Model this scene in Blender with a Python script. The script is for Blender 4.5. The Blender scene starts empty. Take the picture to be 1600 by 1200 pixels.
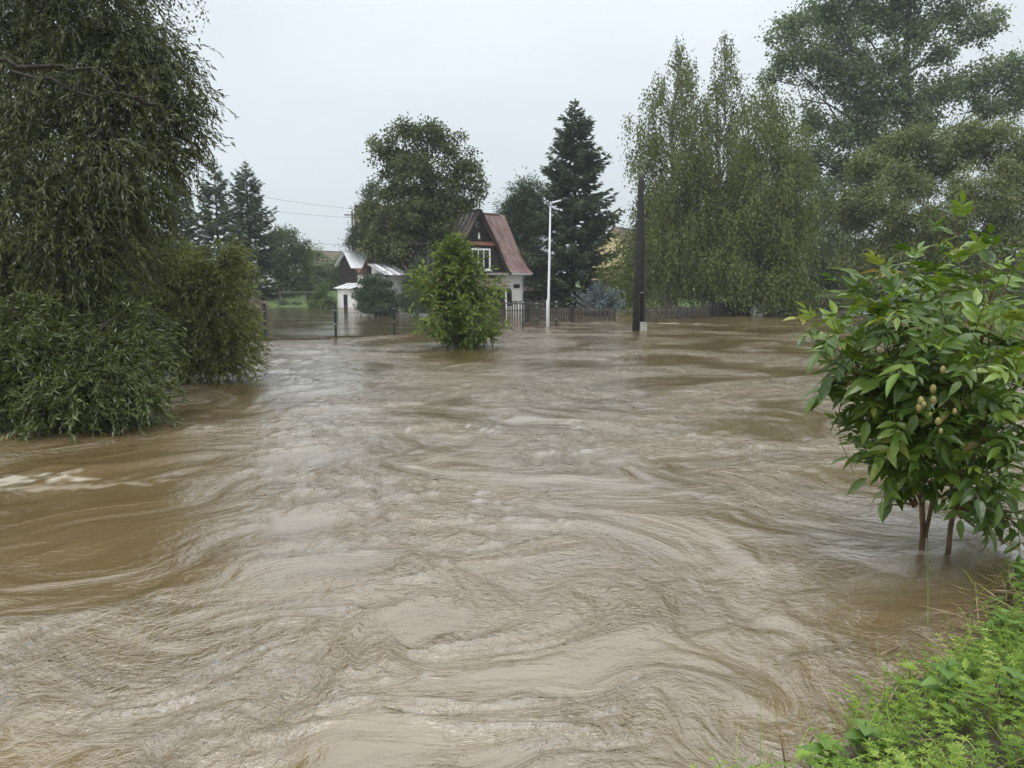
import bpy, math, random
import numpy as np
from mathutils import Vector, Matrix

# ------------------------------------------------------------------ camera, sky, sun, exposure
scn = bpy.context.scene
COL = scn.collection
R = math.radians
CAM_H = 2.2
PITCH = R(7.82)
FPX = 1202.0                                   # focal length in units of a 1600 px wide frame
cam_d = bpy.data.cameras.new('camera'); cam = bpy.data.objects.new('camera', cam_d); COL.objects.link(cam)
cam.location = (0, 0, CAM_H); cam.rotation_euler = (R(90) - PITCH, 0, 0)
cam_d.sensor_width = 36; cam_d.lens = 36 * FPX / 1600
cam_d.clip_start = 0.05; cam_d.clip_end = 3000
scn.camera = cam

SUN_EL, SUN_AZ = 60, 200                        # overcast: a broad, weak sun behind the cloud
world = bpy.data.worlds.new('World'); scn.world = world; world.use_nodes = True
nt = world.node_tree; nt.nodes.clear()
out = nt.nodes.new('ShaderNodeOutputWorld'); bg = nt.nodes.new('ShaderNodeBackground')
sky = nt.nodes.new('ShaderNodeTexSky'); sky.sky_type = 'NISHITA'; sky.sun_disc = False
sky.sun_elevation = R(SUN_EL); sky.sun_rotation = R(SUN_AZ); sky.air_density = 1.0; sky.dust_density = 4.0
tc = nt.nodes.new('ShaderNodeTexCoord'); sep = nt.nodes.new('ShaderNodeSeparateXYZ')
nt.links.new(tc.outputs['Generated'], sep.inputs[0])
mx = nt.nodes.new('ShaderNodeMath'); mx.operation = 'MAXIMUM'; mx.inputs[1].default_value = 0.0
nt.links.new(sep.outputs['Z'], mx.inputs[0])
ramp = nt.nodes.new('ShaderNodeMath'); ramp.operation = 'MULTIPLY_ADD'      # overcast sky: L = Lh (1 + 2 sin el)
ramp.inputs[2].default_value = 1.0                                         # (thin near the horizon, three times as bright overhead)
ra = nt.nodes.new('ShaderNodeMath'); ra.operation = 'MULTIPLY_ADD'; ra.inputs[1].default_value = 2.0; ra.inputs[2].default_value = .22
nt.links.new(mx.outputs[0], ra.inputs[0]); nt.links.new(ra.outputs[0], ramp.inputs[1])
nt.links.new(mx.outputs[0], ramp.inputs[0])
cn = nt.nodes.new('ShaderNodeTexNoise'); cn.inputs['Scale'].default_value = 2.2; cn.inputs['Detail'].default_value = 4
mp = nt.nodes.new('ShaderNodeMapping'); mp.inputs['Scale'].default_value = (1, 1, 2.6)
nt.links.new(tc.outputs['Generated'], mp.inputs[0]); nt.links.new(mp.outputs[0], cn.inputs['Vector'])
cm = nt.nodes.new('ShaderNodeMapRange'); cm.inputs[1].default_value = .3; cm.inputs[2].default_value = .7
cm.inputs[3].default_value = .93; cm.inputs[4].default_value = 1.07
nt.links.new(cn.outputs['Fac'], cm.inputs[0])
mul = nt.nodes.new('ShaderNodeMath'); mul.operation = 'MULTIPLY'
nt.links.new(ramp.outputs[0], mul.inputs[0]); nt.links.new(cm.outputs[0], mul.inputs[1])
vm = nt.nodes.new('ShaderNodeVectorMath'); vm.operation = 'SCALE'; vm.inputs[0].default_value = (5.45, 5.88, 6.2)
nt.links.new(mul.outputs[0], vm.inputs['Scale'])
mixw = nt.nodes.new('ShaderNodeMix'); mixw.data_type = 'RGBA'; mixw.inputs[0].default_value = 0.94
nt.links.new(sky.outputs[0], mixw.inputs[6]); nt.links.new(vm.outputs[0], mixw.inputs[7])
nt.links.new(mixw.outputs[2], bg.inputs[0]); bg.inputs[1].default_value = 0.1
nt.links.new(bg.outputs[0], out.inputs[0])

sun_d = bpy.data.lights.new('sun', 'SUN'); sun = bpy.data.objects.new('sun', sun_d); COL.objects.link(sun)
sun_d.energy = 1.5; sun_d.angle = R(35); sun_d.color = (1, .97, .92)
sun.rotation_euler = (R(90 - SUN_EL), 0, R(180 - SUN_AZ) )
scn.view_settings.view_transform = 'Standard'; scn.view_settings.look = 'None'
scn.view_settings.gamma = 1; scn.view_settings.use_curve_mapping = False
scn.view_settings.exposure = 0.40
scn.cycles.max_bounces = 7; scn.cycles.diffuse_bounces = 3; scn.cycles.glossy_bounces = 3; scn.cycles.transmission_bounces = 4; scn.cycles.volume_bounces = 1

random.seed(7); rng = np.random.default_rng(7)

# ------------------------------------------------------------------ small helpers
def ray(px, py):
    a = (px - 800) / FPX; b = (600 - py) / FPX
    c, s = math.cos(PITCH), math.sin(PITCH)
    return np.array([a, c + b * s, -s + b * c])
def at(px, py, d):                              # the point at forward distance d seen at photo pixel px, py
    r = ray(px, py); return np.array([0, 0, CAM_H]) + r * (d / r[1])
def ground(px, py, z=0.0):
    r = ray(px, py); return np.array([0, 0, CAM_H]) + r * ((z - CAM_H) / r[2])
def pxm(n, d): return n * d / FPX                # n photo pixels at distance d, in metres

def tag(o, label=None, cat=None, group=None, kind=None):
    if label: o['label'] = label
    if cat: o['category'] = cat
    if group: o['group'] = group
    if kind: o['kind'] = kind
    return o
def empty(name, loc=(0, 0, 0), rz=0, label=None, cat=None, group=None):
    o = bpy.data.objects.new(name, None); COL.objects.link(o); o.empty_display_size = .2
    o.location = loc; o.rotation_euler = (0, 0, rz); return tag(o, label, cat, group)
def link(name, me, mat, parent=None, kind=None):
    o = bpy.data.objects.new(name, me); COL.objects.link(o)
    if mat and not me.materials: me.materials.append(mat)
    if parent: o.parent = parent
    if kind: o['kind'] = kind
    return o
def np_mesh(name, V, F, rnd=None, smooth=False):
    V = np.asarray(V, np.float32); F = np.asarray(F, np.int32); k = F.shape[1]
    me = bpy.data.meshes.new(name)
    me.vertices.add(len(V)); me.vertices.foreach_set('co', V.ravel())
    me.loops.add(F.size); me.loops.foreach_set('vertex_index', F.ravel())
    me.polygons.add(len(F)); me.polygons.foreach_set('loop_start', np.arange(0, F.size, k, dtype=np.int32))
    me.polygons.foreach_set('use_smooth', np.full(len(F), smooth))
    if rnd is not None:
        a = me.attributes.new('rnd', 'FLOAT', 'FACE'); a.data.foreach_set('value', np.asarray(rnd, np.float32))
    me.update(calc_edges=True); return me

class MB:
    """collects boxes, bars and polygons into one mesh"""
    def __init__(s): s.v = []; s.f = []
    def add(s, v, f):
        n = len(s.v); s.v += [tuple(p) for p in v]; s.f += [tuple(i + n for i in q) for q in f]; return s
    def box(s, x0, x1, y0, y1, z0, z1):
        v = [(x, y, z) for x in (x0, x1) for y in (y0, y1) for z in (z0, z1)]
        return s.add(v, [(0, 1, 3, 2), (4, 6, 7, 5), (0, 4, 5, 1), (2, 3, 7, 6), (0, 2, 6, 4), (1, 5, 7, 3)])
    def bar(s, a, b, w, h=None):
        a = Vector(a); b = Vector(b); h = h or w; d = (b - a).normalized()
        up = Vector((0, 0, 1)) if abs(d.z) < .95 else Vector((0, 1, 0))
        x = d.cross(up).normalized() * w / 2; y = x.cross(d).normalized() * h / 2
        v = [p + i * x + j * y for p in (a, b) for i, j in ((-1, -1), (1, -1), (1, 1), (-1, 1))]
        return s.add(v, [(3, 2, 1, 0), (4, 5, 6, 7), (0, 1, 5, 4), (1, 2, 6, 5), (2, 3, 7, 6), (3, 0, 4, 7)])
    def tube(s, pts, rad, n=8):
        pts = [Vector(p) for p in pts]; m = len(pts); base = len(s.v)
        rad = rad if hasattr(rad, '__len__') else [rad] * m
        for i, p in enumerate(pts):
            d = (pts[min(i + 1, m - 1)] - pts[max(i - 1, 0)]).normalized()
            up = Vector((1, 0, 0)) if abs(d.x) < .9 else Vector((0, 1, 0))
            x = d.cross(up).normalized(); y = d.cross(x)
            for k in range(n):
                t = 2 * math.pi * k / n; s.v.append(tuple(p + (x * math.cos(t) + y * math.sin(t)) * rad[i]))
        for i in range(m - 1):
            for k in range(n):
                a = base + i * n + k; b = base + i * n + (k + 1) % n
                s.f.append((a, b, b + n, a + n))
        s.f.append(tuple(base + k for k in range(n))[::-1]); s.f.append(tuple(base + (m - 1) * n + k for k in range(n)))
        return s
    def prism(s, poly, y0, y1):                  # polygon in x,z extruded along y
        n = len(poly); v = [(x, y0, z) for x, z in poly] + [(x, y1, z) for x, z in poly]
        f = [tuple(range(n)), tuple(range(n, 2 * n))[::-1]] + [(i, i + n, (i + 1) % n + n, (i + 1) % n) for i in range(n)]
        return s.add(v, f)
    def mesh(s, name, smooth=False):
        me = bpy.data.meshes.new(name); me.from_pydata(s.v, [], s.f)
        if smooth:
            for p in me.polygons: p.use_smooth = True
        me.update(); return me
    def build(s, name, mat, parent=None, smooth=False): return link(name, s.mesh(name, smooth), mat, parent)

# ------------------------------------------------------------------ materials
def nodes(name):
    m = bpy.data.materials.new(name); m.use_nodes = True; t = m.node_tree
    return m, t, t.nodes['Principled BSDF'], t.nodes['Material Output']
def ramp_node(t, stops):
    r = t.nodes.new('ShaderNodeValToRGB'); e = r.color_ramp.elements
    while len(e) < len(stops): e.new(.5)
    for i, (p, c) in enumerate(stops): e[i].position = p; e[i].color = (*c, 1)
    return r
def leaf_mat(name, stops, rough=.4, trans=.3, obj=False, spec=.4):
    m, t, b, o = nodes(name)
    r = ramp_node(t, stops)
    if obj:
        a = t.nodes.new('ShaderNodeObjectInfo'); t.links.new(a.outputs['Random'], r.inputs[0])
    else:
        a = t.nodes.new('ShaderNodeAttribute'); a.attribute_name = 'rnd'; t.links.new(a.outputs['Fac'], r.inputs[0])
    t.links.new(r.outputs[0], b.inputs['Base Color'])
    b.inputs['Roughness'].default_value = rough; b.inputs['Specular IOR Level'].default_value = spec
    tr = t.nodes.new('ShaderNodeBsdfTranslucent'); hs = t.nodes.new('ShaderNodeHueSaturation')
    hs.inputs['Hue'].default_value = .485; hs.inputs['Saturation'].default_value = 1.15; hs.inputs['Value'].default_value = 1.3
    t.links.new(r.outputs[0], hs.inputs['Color']); t.links.new(hs.outputs[0], tr.inputs[0])
    mix = t.nodes.new('ShaderNodeMixShader'); mix.inputs[0].default_value = trans
    t.links.new(b.outputs[0], mix.inputs[1]); t.links.new(tr.outputs[0], mix.inputs[2]); t.links.new(mix.outputs[0], o.inputs[0])
    return m
def noise_mat(name, c1, c2, scale=4, rough=.8, detail=5, stretch=(1, 1, 1), bump=.3, dist=.02, lo=.35, hi=.65, spec=.3, metal=0):
    m, t, b, o = nodes(name)
    tc = t.nodes.new('ShaderNodeTexCoord'); mp = t.nodes.new('ShaderNodeMapping'); mp.inputs['Scale'].default_value = stretch
    n = t.nodes.new('ShaderNodeTexNoise'); n.inputs['Scale'].default_value = scale; n.inputs['Detail'].default_value = detail
    n.inputs['Roughness'].default_value = .65
    t.links.new(tc.outputs['Object'], mp.inputs[0]); t.links.new(mp.outputs[0], n.inputs['Vector'])
    r = ramp_node(t, [(lo, c1), (hi, c2)]); t.links.new(n.outputs['Fac'], r.inputs[0]); t.links.new(r.outputs[0], b.inputs['Base Color'])
    b.inputs['Roughness'].default_value = rough; b.inputs['Specular IOR Level'].default_value = spec; b.inputs['Metallic'].default_value = metal
    if bump:
        bp = t.nodes.new('ShaderNodeBump'); bp.inputs['Strength'].default_value = bump; bp.inputs['Distance'].default_value = dist
        t.links.new(n.outputs['Fac'], bp.inputs['Height']); t.links.new(bp.outputs[0], b.inputs['Normal'])
    return m

M = {}
M['bark'] = noise_mat('bark', (.035, .028, .02), (.11, .09, .07), 6, .9, stretch=(3, 3, .6), bump=.6)
M['bark_dark'] = noise_mat('bark_dark', (.018, .014, .011), (.06, .048, .038), 6, .85, stretch=(3, 3, .6), bump=.6)
M['bark_birch'] = noise_mat('bark_birch', (.04, .035, .03), (.32, .30, .27), 3.5, .8, stretch=(1, 1, 3), lo=.36, hi=.5)
M['stem_red'] = noise_mat('stem_red', (.07, .042, .022), (.19, .11, .055), 9, .7, stretch=(2, 2, .7), bump=.4, dist=.005)
M['willow'] = leaf_mat('willow_leaf', [(0, (.028, .034, .007)), (.5, (.060, .070, .015)), (.88, (.11, .12, .03)), (1, (.24, .26, .13))], .34, .28, spec=.5)
M['willow_bush'] = leaf_mat('willow_bush_leaf', [(0, (.06, .07, .015)), (.5, (.13, .145, .036)), (.85, (.21, .23, .07)), (1, (.34, .37, .19))], .34, .3, spec=.5)
M['willow_green'] = leaf_mat('willow_green_leaf', [(0, (.027, .036, .007)), (.6, (.064, .084, .015)), (1, (.16, .19, .06))], .34, .28, spec=.5)
M['willow_olive'] = leaf_mat('willow_olive_leaf', [(0, (.075, .092, .03)), (.6, (.155, .18, .062)), (1, (.27, .30, .13))], .45, .25)
M['birch'] = leaf_mat('birch_leaf', [(0, (.055, .072, .018)), (.6, (.11, .14, .032)), (.93, (.17, .195, .05)), (1, (.25, .24, .07))], .42, .32)
M['poplar'] = leaf_mat('poplar_leaf', [(0, (.07, .10, .045)), (.6, (.145, .19, .085)), (1, (.25, .31, .17))], .38, .38)
M['maple'] = leaf_mat('maple_leaf', [(0, (.040, .052, .018)), (.6, (.080, .100, .032)), (1, (.15, .165, .06))], .42, .35)
M['spruce'] = leaf_mat('spruce_needles', [(0, (.024, .038, .017)), (.6, (.052, .078, .034)), (1, (.10, .14, .06))], .6, .08)
M['blue_spruce'] = leaf_mat('blue_spruce_needles', [(0, (.05, .075, .08)), (1, (.17, .215, .22))], .6, .08)
M['juniper'] = leaf_mat('juniper_needles', [(0, (.022, .038, .018)), (1, (.065, .098, .045))], .6, .12)
M['garden'] = leaf_mat('garden_leaf', [(0, (.035, .06, .018)), (1, (.12, .17, .06))], .45, .3)
M['pink'] = leaf_mat('pink_flower', [(0, (.07, .09, .04)), (.5, (.22, .13, .12)), (1, (.42, .26, .26))], .6, .3)
M['maple_young'] = leaf_mat('young_maple_leaf', [(0, (.055, .092, .014)), (.6, (.11, .165, .026)), (1, (.21, .275, .055))], .36, .34, obj=False)
M['maple_young_obj'] = leaf_mat('young_maple_single_leaf', [(0, (.055, .092, .014)), (.6, (.11, .165, .026)), (1, (.21, .275, .055))], .36, .34, obj=True)
M['weed'] = leaf_mat('weed_leaf', [(0, (.055, .11, .012)), (.5, (.15, .25, .028)), (.85, (.27, .38, .06)), (1, (.38, .42, .12))], .45, .4)
M['nettle'] = leaf_mat('nettle_leaf', [(0, (.09, .17, .03)), (1, (.18, .28, .07))], .42, .35, obj=True)
M['straw'] = noise_mat('straw', (.10, .07, .04), (.36, .27, .15), 8, .8, bump=0)
M['straw_leaf'] = leaf_mat('dead_straw', [(0, (.05, .035, .02)), (.6, (.17, .115, .06)), (1, (.40, .31, .18))], .7, .1)
M['white_paint'] = noise_mat('white_paint', (.66, .66, .64), (.78, .78, .76), 3, .6, bump=0)
M['plaster'] = noise_mat('plaster', (.55, .54, .51), (.70, .69, .66), 1.6, .85, bump=.1, dist=.01, stretch=(1, 1, .5))
M['plaster_yellow'] = noise_mat('plaster_yellow', (.52, .42, .22), (.62, .52, .30), 1.6, .85, bump=.1)
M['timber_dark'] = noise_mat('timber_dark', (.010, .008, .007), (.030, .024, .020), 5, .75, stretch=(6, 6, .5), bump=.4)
M['tar_wood'] = noise_mat('tar_wood', (.006, .0055, .005), (.024, .020, .018), 7, .6, stretch=(5, 5, .35), bump=.6)
M['fence_wood'] = noise_mat('fence_wood', (.016, .014, .012), (.060, .050, .042), 6, .8, stretch=(4, 4, .7), bump=.3)
M['rail_wood'] = noise_mat('rail_wood', (.08, .07, .06), (.17, .15, .125), 6, .8, stretch=(.7, 4, 4), bump=.3)
M['roof_red'] = noise_mat('roof_red', (.13, .074, .065), (.245, .165, .15), 1.7, .42, stretch=(2, 1, .5), bump=.12, dist=.01, spec=.5)
M['roof_rust'] = noise_mat('roof_rust', (.15, .06, .035), (.26, .13, .085), 2.5, .5, bump=.1, spec=.4)
M['roof_pale'] = noise_mat('roof_pale', (.70, .72, .74), (.82, .84, .86), 1.2, .35, bump=.05, spec=.5)
M['roof_grey'] = noise_mat('roof_grey', (.06, .05, .048), (.42, .42, .42), 1.0, .35, bump=.05, spec=.5, lo=.3, hi=.5)
M['roof_tile'] = noise_mat('roof_tile', (.10, .075, .06), (.18, .13, .105), 6, .8, bump=.3)
M['zinc'] = noise_mat('zinc', (.22, .23, .24), (.38, .39, .40), 3, .35, bump=0, spec=.5)
M['lamp_metal'] = noise_mat('lamp_metal', (.42, .44, .45), (.54, .56, .57), 2, .4, bump=0, spec=.5)
M['black_metal'] = noise_mat('black_metal', (.012, .012, .013), (.03, .03, .03), 5, .5, bump=0)
M['green_metal'] = noise_mat('green_metal', (.012, .02, .018), (.025, .035, .032), 5, .45, bump=0)
M['wire'] = noise_mat('wire', (.03, .045, .04), (.05, .065, .06), 5, .5, bump=0)
M['concrete'] = noise_mat('concrete', (.16, .155, .145), (.32, .31, .29), 5, .9, bump=.4)
M['brick'] = noise_mat('brick', (.12, .085, .07), (.27, .20, .16), 5, .9, bump=.4)
M['glass'], _t, _b, _o = nodes('window_glass'); _b.inputs['Base Color'].default_value = (.02, .024, .028, 1); _b.inputs['Roughness'].default_value = .05
M['grassland'] = noise_mat('grassland', (.04, .065, .018), (.095, .14, .04), 1.2, .95, detail=8, bump=.6, dist=.1)
M['mud'] = noise_mat('mud', (.028, .022, .014), (.085, .066, .042), 5, .7, detail=8, bump=.8, dist=.05)

# ------------------------------------------------------------------ value noise for water and terrain
_perm = rng.permutation(512); _grad = rng.uniform(0, 2 * np.pi, 512)
def perlin(x, y, seed=0):
    xi = np.floor(x).astype(int); yi = np.floor(y).astype(int); xf = x - xi; yf = y - yi
    u = xf * xf * xf * (xf * (xf * 6 - 15) + 10); v = yf * yf * yf * (yf * (yf * 6 - 15) + 10)
    def g(i, j, dx, dy):
        h = _grad[_perm[(_perm[(i + seed * 37) & 511] + j) & 511]]; return np.cos(h) * dx + np.sin(h) * dy
    a = g(xi, yi, xf, yf); b = g(xi + 1, yi, xf - 1, yf); c = g(xi, yi + 1, xf, yf - 1); d = g(xi + 1, yi + 1, xf - 1, yf - 1)
    return (a + u * (b - a) + v * ((c + u * (d - c)) - (a + u * (b - a)))) * 1.5
def sstep(x, a, b): t = np.clip((x - a) / (b - a), 0, 1); return t * t * (3 - 2 * t)

# ------------------------------------------------------------------ the setting: ground, bank, water
SHORE = [(-40, -2.0), (-6, 1.2), (-1.5, 1.9)] + [tuple(ground(px, py)[:2]) for px, py in ((1265, 1215), (1345, 1130), (1400, 1080), (1460, 1045), (1515, 1005), (1540, 950), (1575, 910), (1650, 885))] + [(6.5, 6.4), (12, 8.0), (40, 14)]
def shore_dist(x, y):                            # + on land, metres from the shoreline
    best = np.full(x.shape, 1e9); sgn = np.zeros(x.shape)
    for (ax, ay), (bx, by) in zip(SHORE[:-1], SHORE[1:]):
        dx, dy = bx - ax, by - ay; L2 = dx * dx + dy * dy
        t = np.clip(((x - ax) * dx + (y - ay) * dy) / L2, 0, 1)
        d = np.hypot(x - ax - t * dx, y - ay - t * dy); s = -np.sign(dx * (y - ay) - dy * (x - ax))
        m = d < best; best = np.where(m, d, best); sgn = np.where(m, s, sgn)
    return best * sgn
def bank_h(x, y):
    d = shore_dist(x, y)
    h = np.where(d > 0, .62 * (1 - np.exp(-np.maximum(d, 0) / .9)) + .0, d * .35)
    return np.maximum(h, -1.6) + .05 * perlin(x * 1.7, y * 1.7, 5) * sstep(d, -.1, .6) + .02 * perlin(x * 6, y * 6, 6)

def grid(xs, ys, zf):
    X, Y = np.meshgrid(xs, ys); Z = zf(X, Y); n, m = X.shape
    V = np.stack([X, Y, Z], -1).reshape(-1, 3); i = np.arange(n * m).reshape(n, m)
    F = np.stack([i[:-1, :-1], i[:-1, 1:], i[1:, 1:], i[1:, :-1]], -1).reshape(-1, 4); return V, F
V, F = grid(np.linspace(-12, 14, 181), np.linspace(-8, 9.5, 121), bank_h)
tag(link('river_bank', np_mesh('river_bank', V, F, smooth=True), M['mud']), kind='structure')

def far_h(x, y):
    edge = 61 + 2.2 * perlin(x * .08, y * .08, 3) - 6 * sstep(x, 14, 30) - 10 * sstep(-x, 22, 40)
    d = y - edge
    h = np.where(d > 0, .9 * (1 - np.exp(-np.maximum(d, 0) / 9)) + .02 * np.maximum(d - 10, 0) ** .8, np.maximum(d * .10, -1.5))
    return h + .06 * perlin(x * .3, y * .3, 4)
xs = np.concatenate([np.linspace(-400, -60, 20)[:-1], np.linspace(-60, 60, 161), np.linspace(60, 400, 20)[1:]])
ys = np.concatenate([np.linspace(-100, 10, 6)[:-1], np.linspace(10, 110, 141), np.linspace(110, 500, 20)[1:]])
def ground_h(x, y):
    h = far_h(x, y); near = y < 12
    return np.where(near, -1.7, h)
V, F = grid(xs, ys, ground_h)
tag(link('ground', np_mesh('ground', V, F, smooth=True), M['grassland']), kind='structure')

# water: turbulent brown flood, finer rows near the bank
def calm(x, y):                                   # the flooded garden behind the wire fence lies still
    line = 31.5 + .78 * (x + 3.2)
    return sstep(y - line, -.4, 1.2) * sstep(-(x - 1.5), -2, 1)
EDDY = []; FLOW = {}
_er = np.random.default_rng(23)
for _ in range(70):
    ey = 2.6 * (34 / 2.6) ** _er.random(); ex = _er.uniform(-.72, .72) * ey
    EDDY.append((ex, ey, _er.uniform(.28, .75) * (.55 + ey * .085), _er.choice([-1, 1]) * _er.uniform(.35, .9), _er.random() < .2))
EDDY.append((-.55, 4.75, .50, .6, True)); EDDY.append((-1.9, 6.8, .5, -.6, True))
def eddies(x, y):                                  # swirl the pattern round each eddy; slick boils in some cores
    gx, gy, slick = x.copy(), y.copy(), np.zeros(x.shape)
    for ex, ey, er, es, sl in EDDY:
        dx, dy = gx - ex, gy - ey; q = (dx * dx + dy * dy) / er ** 2; a_ = es * np.exp(-q); ca_, sa_ = np.cos(a_), np.sin(a_)
        gx, gy = ex + dx * ca_ - dy * sa_, ey + dx * sa_ + dy * ca_
        if sl: slick = np.maximum(slick, np.exp(-(((x - ex) / er) ** 2 + ((y - ey) / er) ** 2) * 1.6))
    return gx, gy, slick
def water_h(x, y):
    c = calm(x, y); amp = (1 - .93 * c)
    x0_, y0_ = x, y; x, y, slick = eddies(x, y)
    wx = x + 1.2 * perlin(x * .26 + 3, y * .26, 1) + .34 * perlin(x * .7, y * .8, 2)
    wy = y + 1.2 * perlin(x * .26, y * .26 + 9, 3) + .34 * perlin(x * .7 + 5, y * .8, 4)
    wx = wx + .16 * perlin(wx * 2.1, wy * 2.1, 5); wy = wy + .16 * perlin(wx * 2.1 + 4, wy * 2.1 + 8, 6)
    mask = .32 + .68 * sstep(perlin(wx * .35, wy * .42, 7) + .3 * perlin(wx * 1.1, wy * 1.1, 8), -.25, .30)
    mask = mask * (1 - .66 * sstep(slick + .22 * perlin(x0_ * 2.2, y0_ * 2.2, 19) + .10 * perlin(x0_ * 7, y0_ * 7, 20), .45, .72))
    FLOW.update(x=wx, y=wy, m=mask)
    h = .026 * perlin(wx * .50, wy * .46, 9) + .024 * perlin(wx * 1.15, wy * 1.0, 10) + .012 * perlin(wx * 2.4, wy * 2.1, 18)
    r1 = 1 - np.abs(perlin(wx * 1.8, wy * 1.6, 11)) * 2.2
    h = h + .017 * r1 * mask
    r2 = 1 - np.abs(perlin(wx * 4.2, wy * 3.8, 12)) * 2
    h = h + mask * (.0135 * r2 + .0075 * perlin(wx * 8.5, wy * 7.6, 13))
    fine = np.clip(1.25 - y0_ / 22, .0, 1)
    h = h + fine * mask * (.0032 * perlin(wx * 17, wy * 15, 14) + .0017 * perlin(wx * 27, wy * 31, 15))
    x, y = x0_, y0_
    rough = np.exp(-((x + 5.4) ** 2 / 1.6 + (y - 8.7) ** 2 / .5))           # the choppy spot by the willow
    h = h + .08 * rough * (1 - np.abs(perlin(wx * 1.3, wy * 1.8, 16)) * 2)
    return h * amp
yr = [1.0]
while yr[-1] < 95: yr.append(yr[-1] + max(.026, .0082 * yr[-1]))
yr = np.array(yr); s = np.linspace(-1, 1, 450); s = s * (.5 + .5 * s * s)
X = s[None, :] * (1.15 * yr[:, None] + 6); Y = np.repeat(yr[:, None], len(s), 1); Z = water_h(X, Y)
i = np.arange(X.size).reshape(X.shape)
F = np.stack([i[:-1, :-1], i[:-1, 1:], i[1:, 1:], i[1:, :-1]], -1).reshape(-1, 4)
wme = np_mesh('water', np.stack([X, Y, Z], -1).reshape(-1, 3), F, smooth=True)
# foam where crests are sharp
gy, gx = np.gradient(Z); lap = -(np.gradient(gy)[0] / np.gradient(yr)[:, None] ** 2)
wxn = perlin(X * .5, Y * .6, 21) + .5 * perlin(X * 1.4, Y * 1.7, 22)
foam = sstep(Z + .05 * wxn, .058, .10) * sstep(perlin(X * 9, Y * 11, 23) + .6 * perlin(X * 22, Y * 26, 24), -.05, .5) * (1 - calm(X, Y))
foam += .5 * sstep(np.exp(-((X + 5.5) ** 2 / 1.3 + (Y - 8.75 - .12 * X) ** 2 / .10)) + .55 * perlin(X * 5, Y * 8, 25) + .3 * perlin(X * 14, Y * 18, 26), .55, 1.0)
foam += .3 * sstep(np.exp(-((X + 4.6) ** 2 / 3.2 + (Y - 8.0 - .25 * X - 1.1) ** 2 / .03)) + .6 * perlin(X * 4, Y * 7, 35) + .3 * perlin(X * 14, Y * 18, 36), .62, 1.05)
for ox, oy, sx, sy in ((1.7, 36.2, 2.2, .35), (5.2, 32.2, 1.6, .3), (-1.8, 24.3, 1.7, .25), (8.5, 37.5, 5.0, .5), (2.5, 38.3, 5, .4), (-5.5, 28.7, 4, .12), (3.2, 6.0, .5, .10)):
    foam += .42 * sstep(np.exp(-((X - ox) ** 2 / sx ** 2 + (Y - oy) ** 2 / sy ** 2)) + .6 * perlin(X * 2.2, Y * 3.5, 27) + .3 * perlin(X * 7, Y * 7, 28), .75, 1.15)
a = wme.attributes.new('foam', 'FLOAT', 'POINT'); a.data.foreach_set('value', np.clip(foam, 0, 1).astype(np.float32).ravel())
a = wme.attributes.new('ripple', 'FLOAT', 'POINT'); a.data.foreach_set('value', FLOW['m'].astype(np.float32).ravel())
a = wme.attributes.new('flow', 'FLOAT_VECTOR', 'POINT'); a.data.foreach_set('vector', np.stack([FLOW['x'], FLOW['y'], np.zeros_like(X)], -1).astype(np.float32).ravel())
a = wme.attributes.new('still', 'FLOAT', 'POINT'); a.data.foreach_set('value', calm(X, Y).astype(np.float32).ravel())
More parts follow.
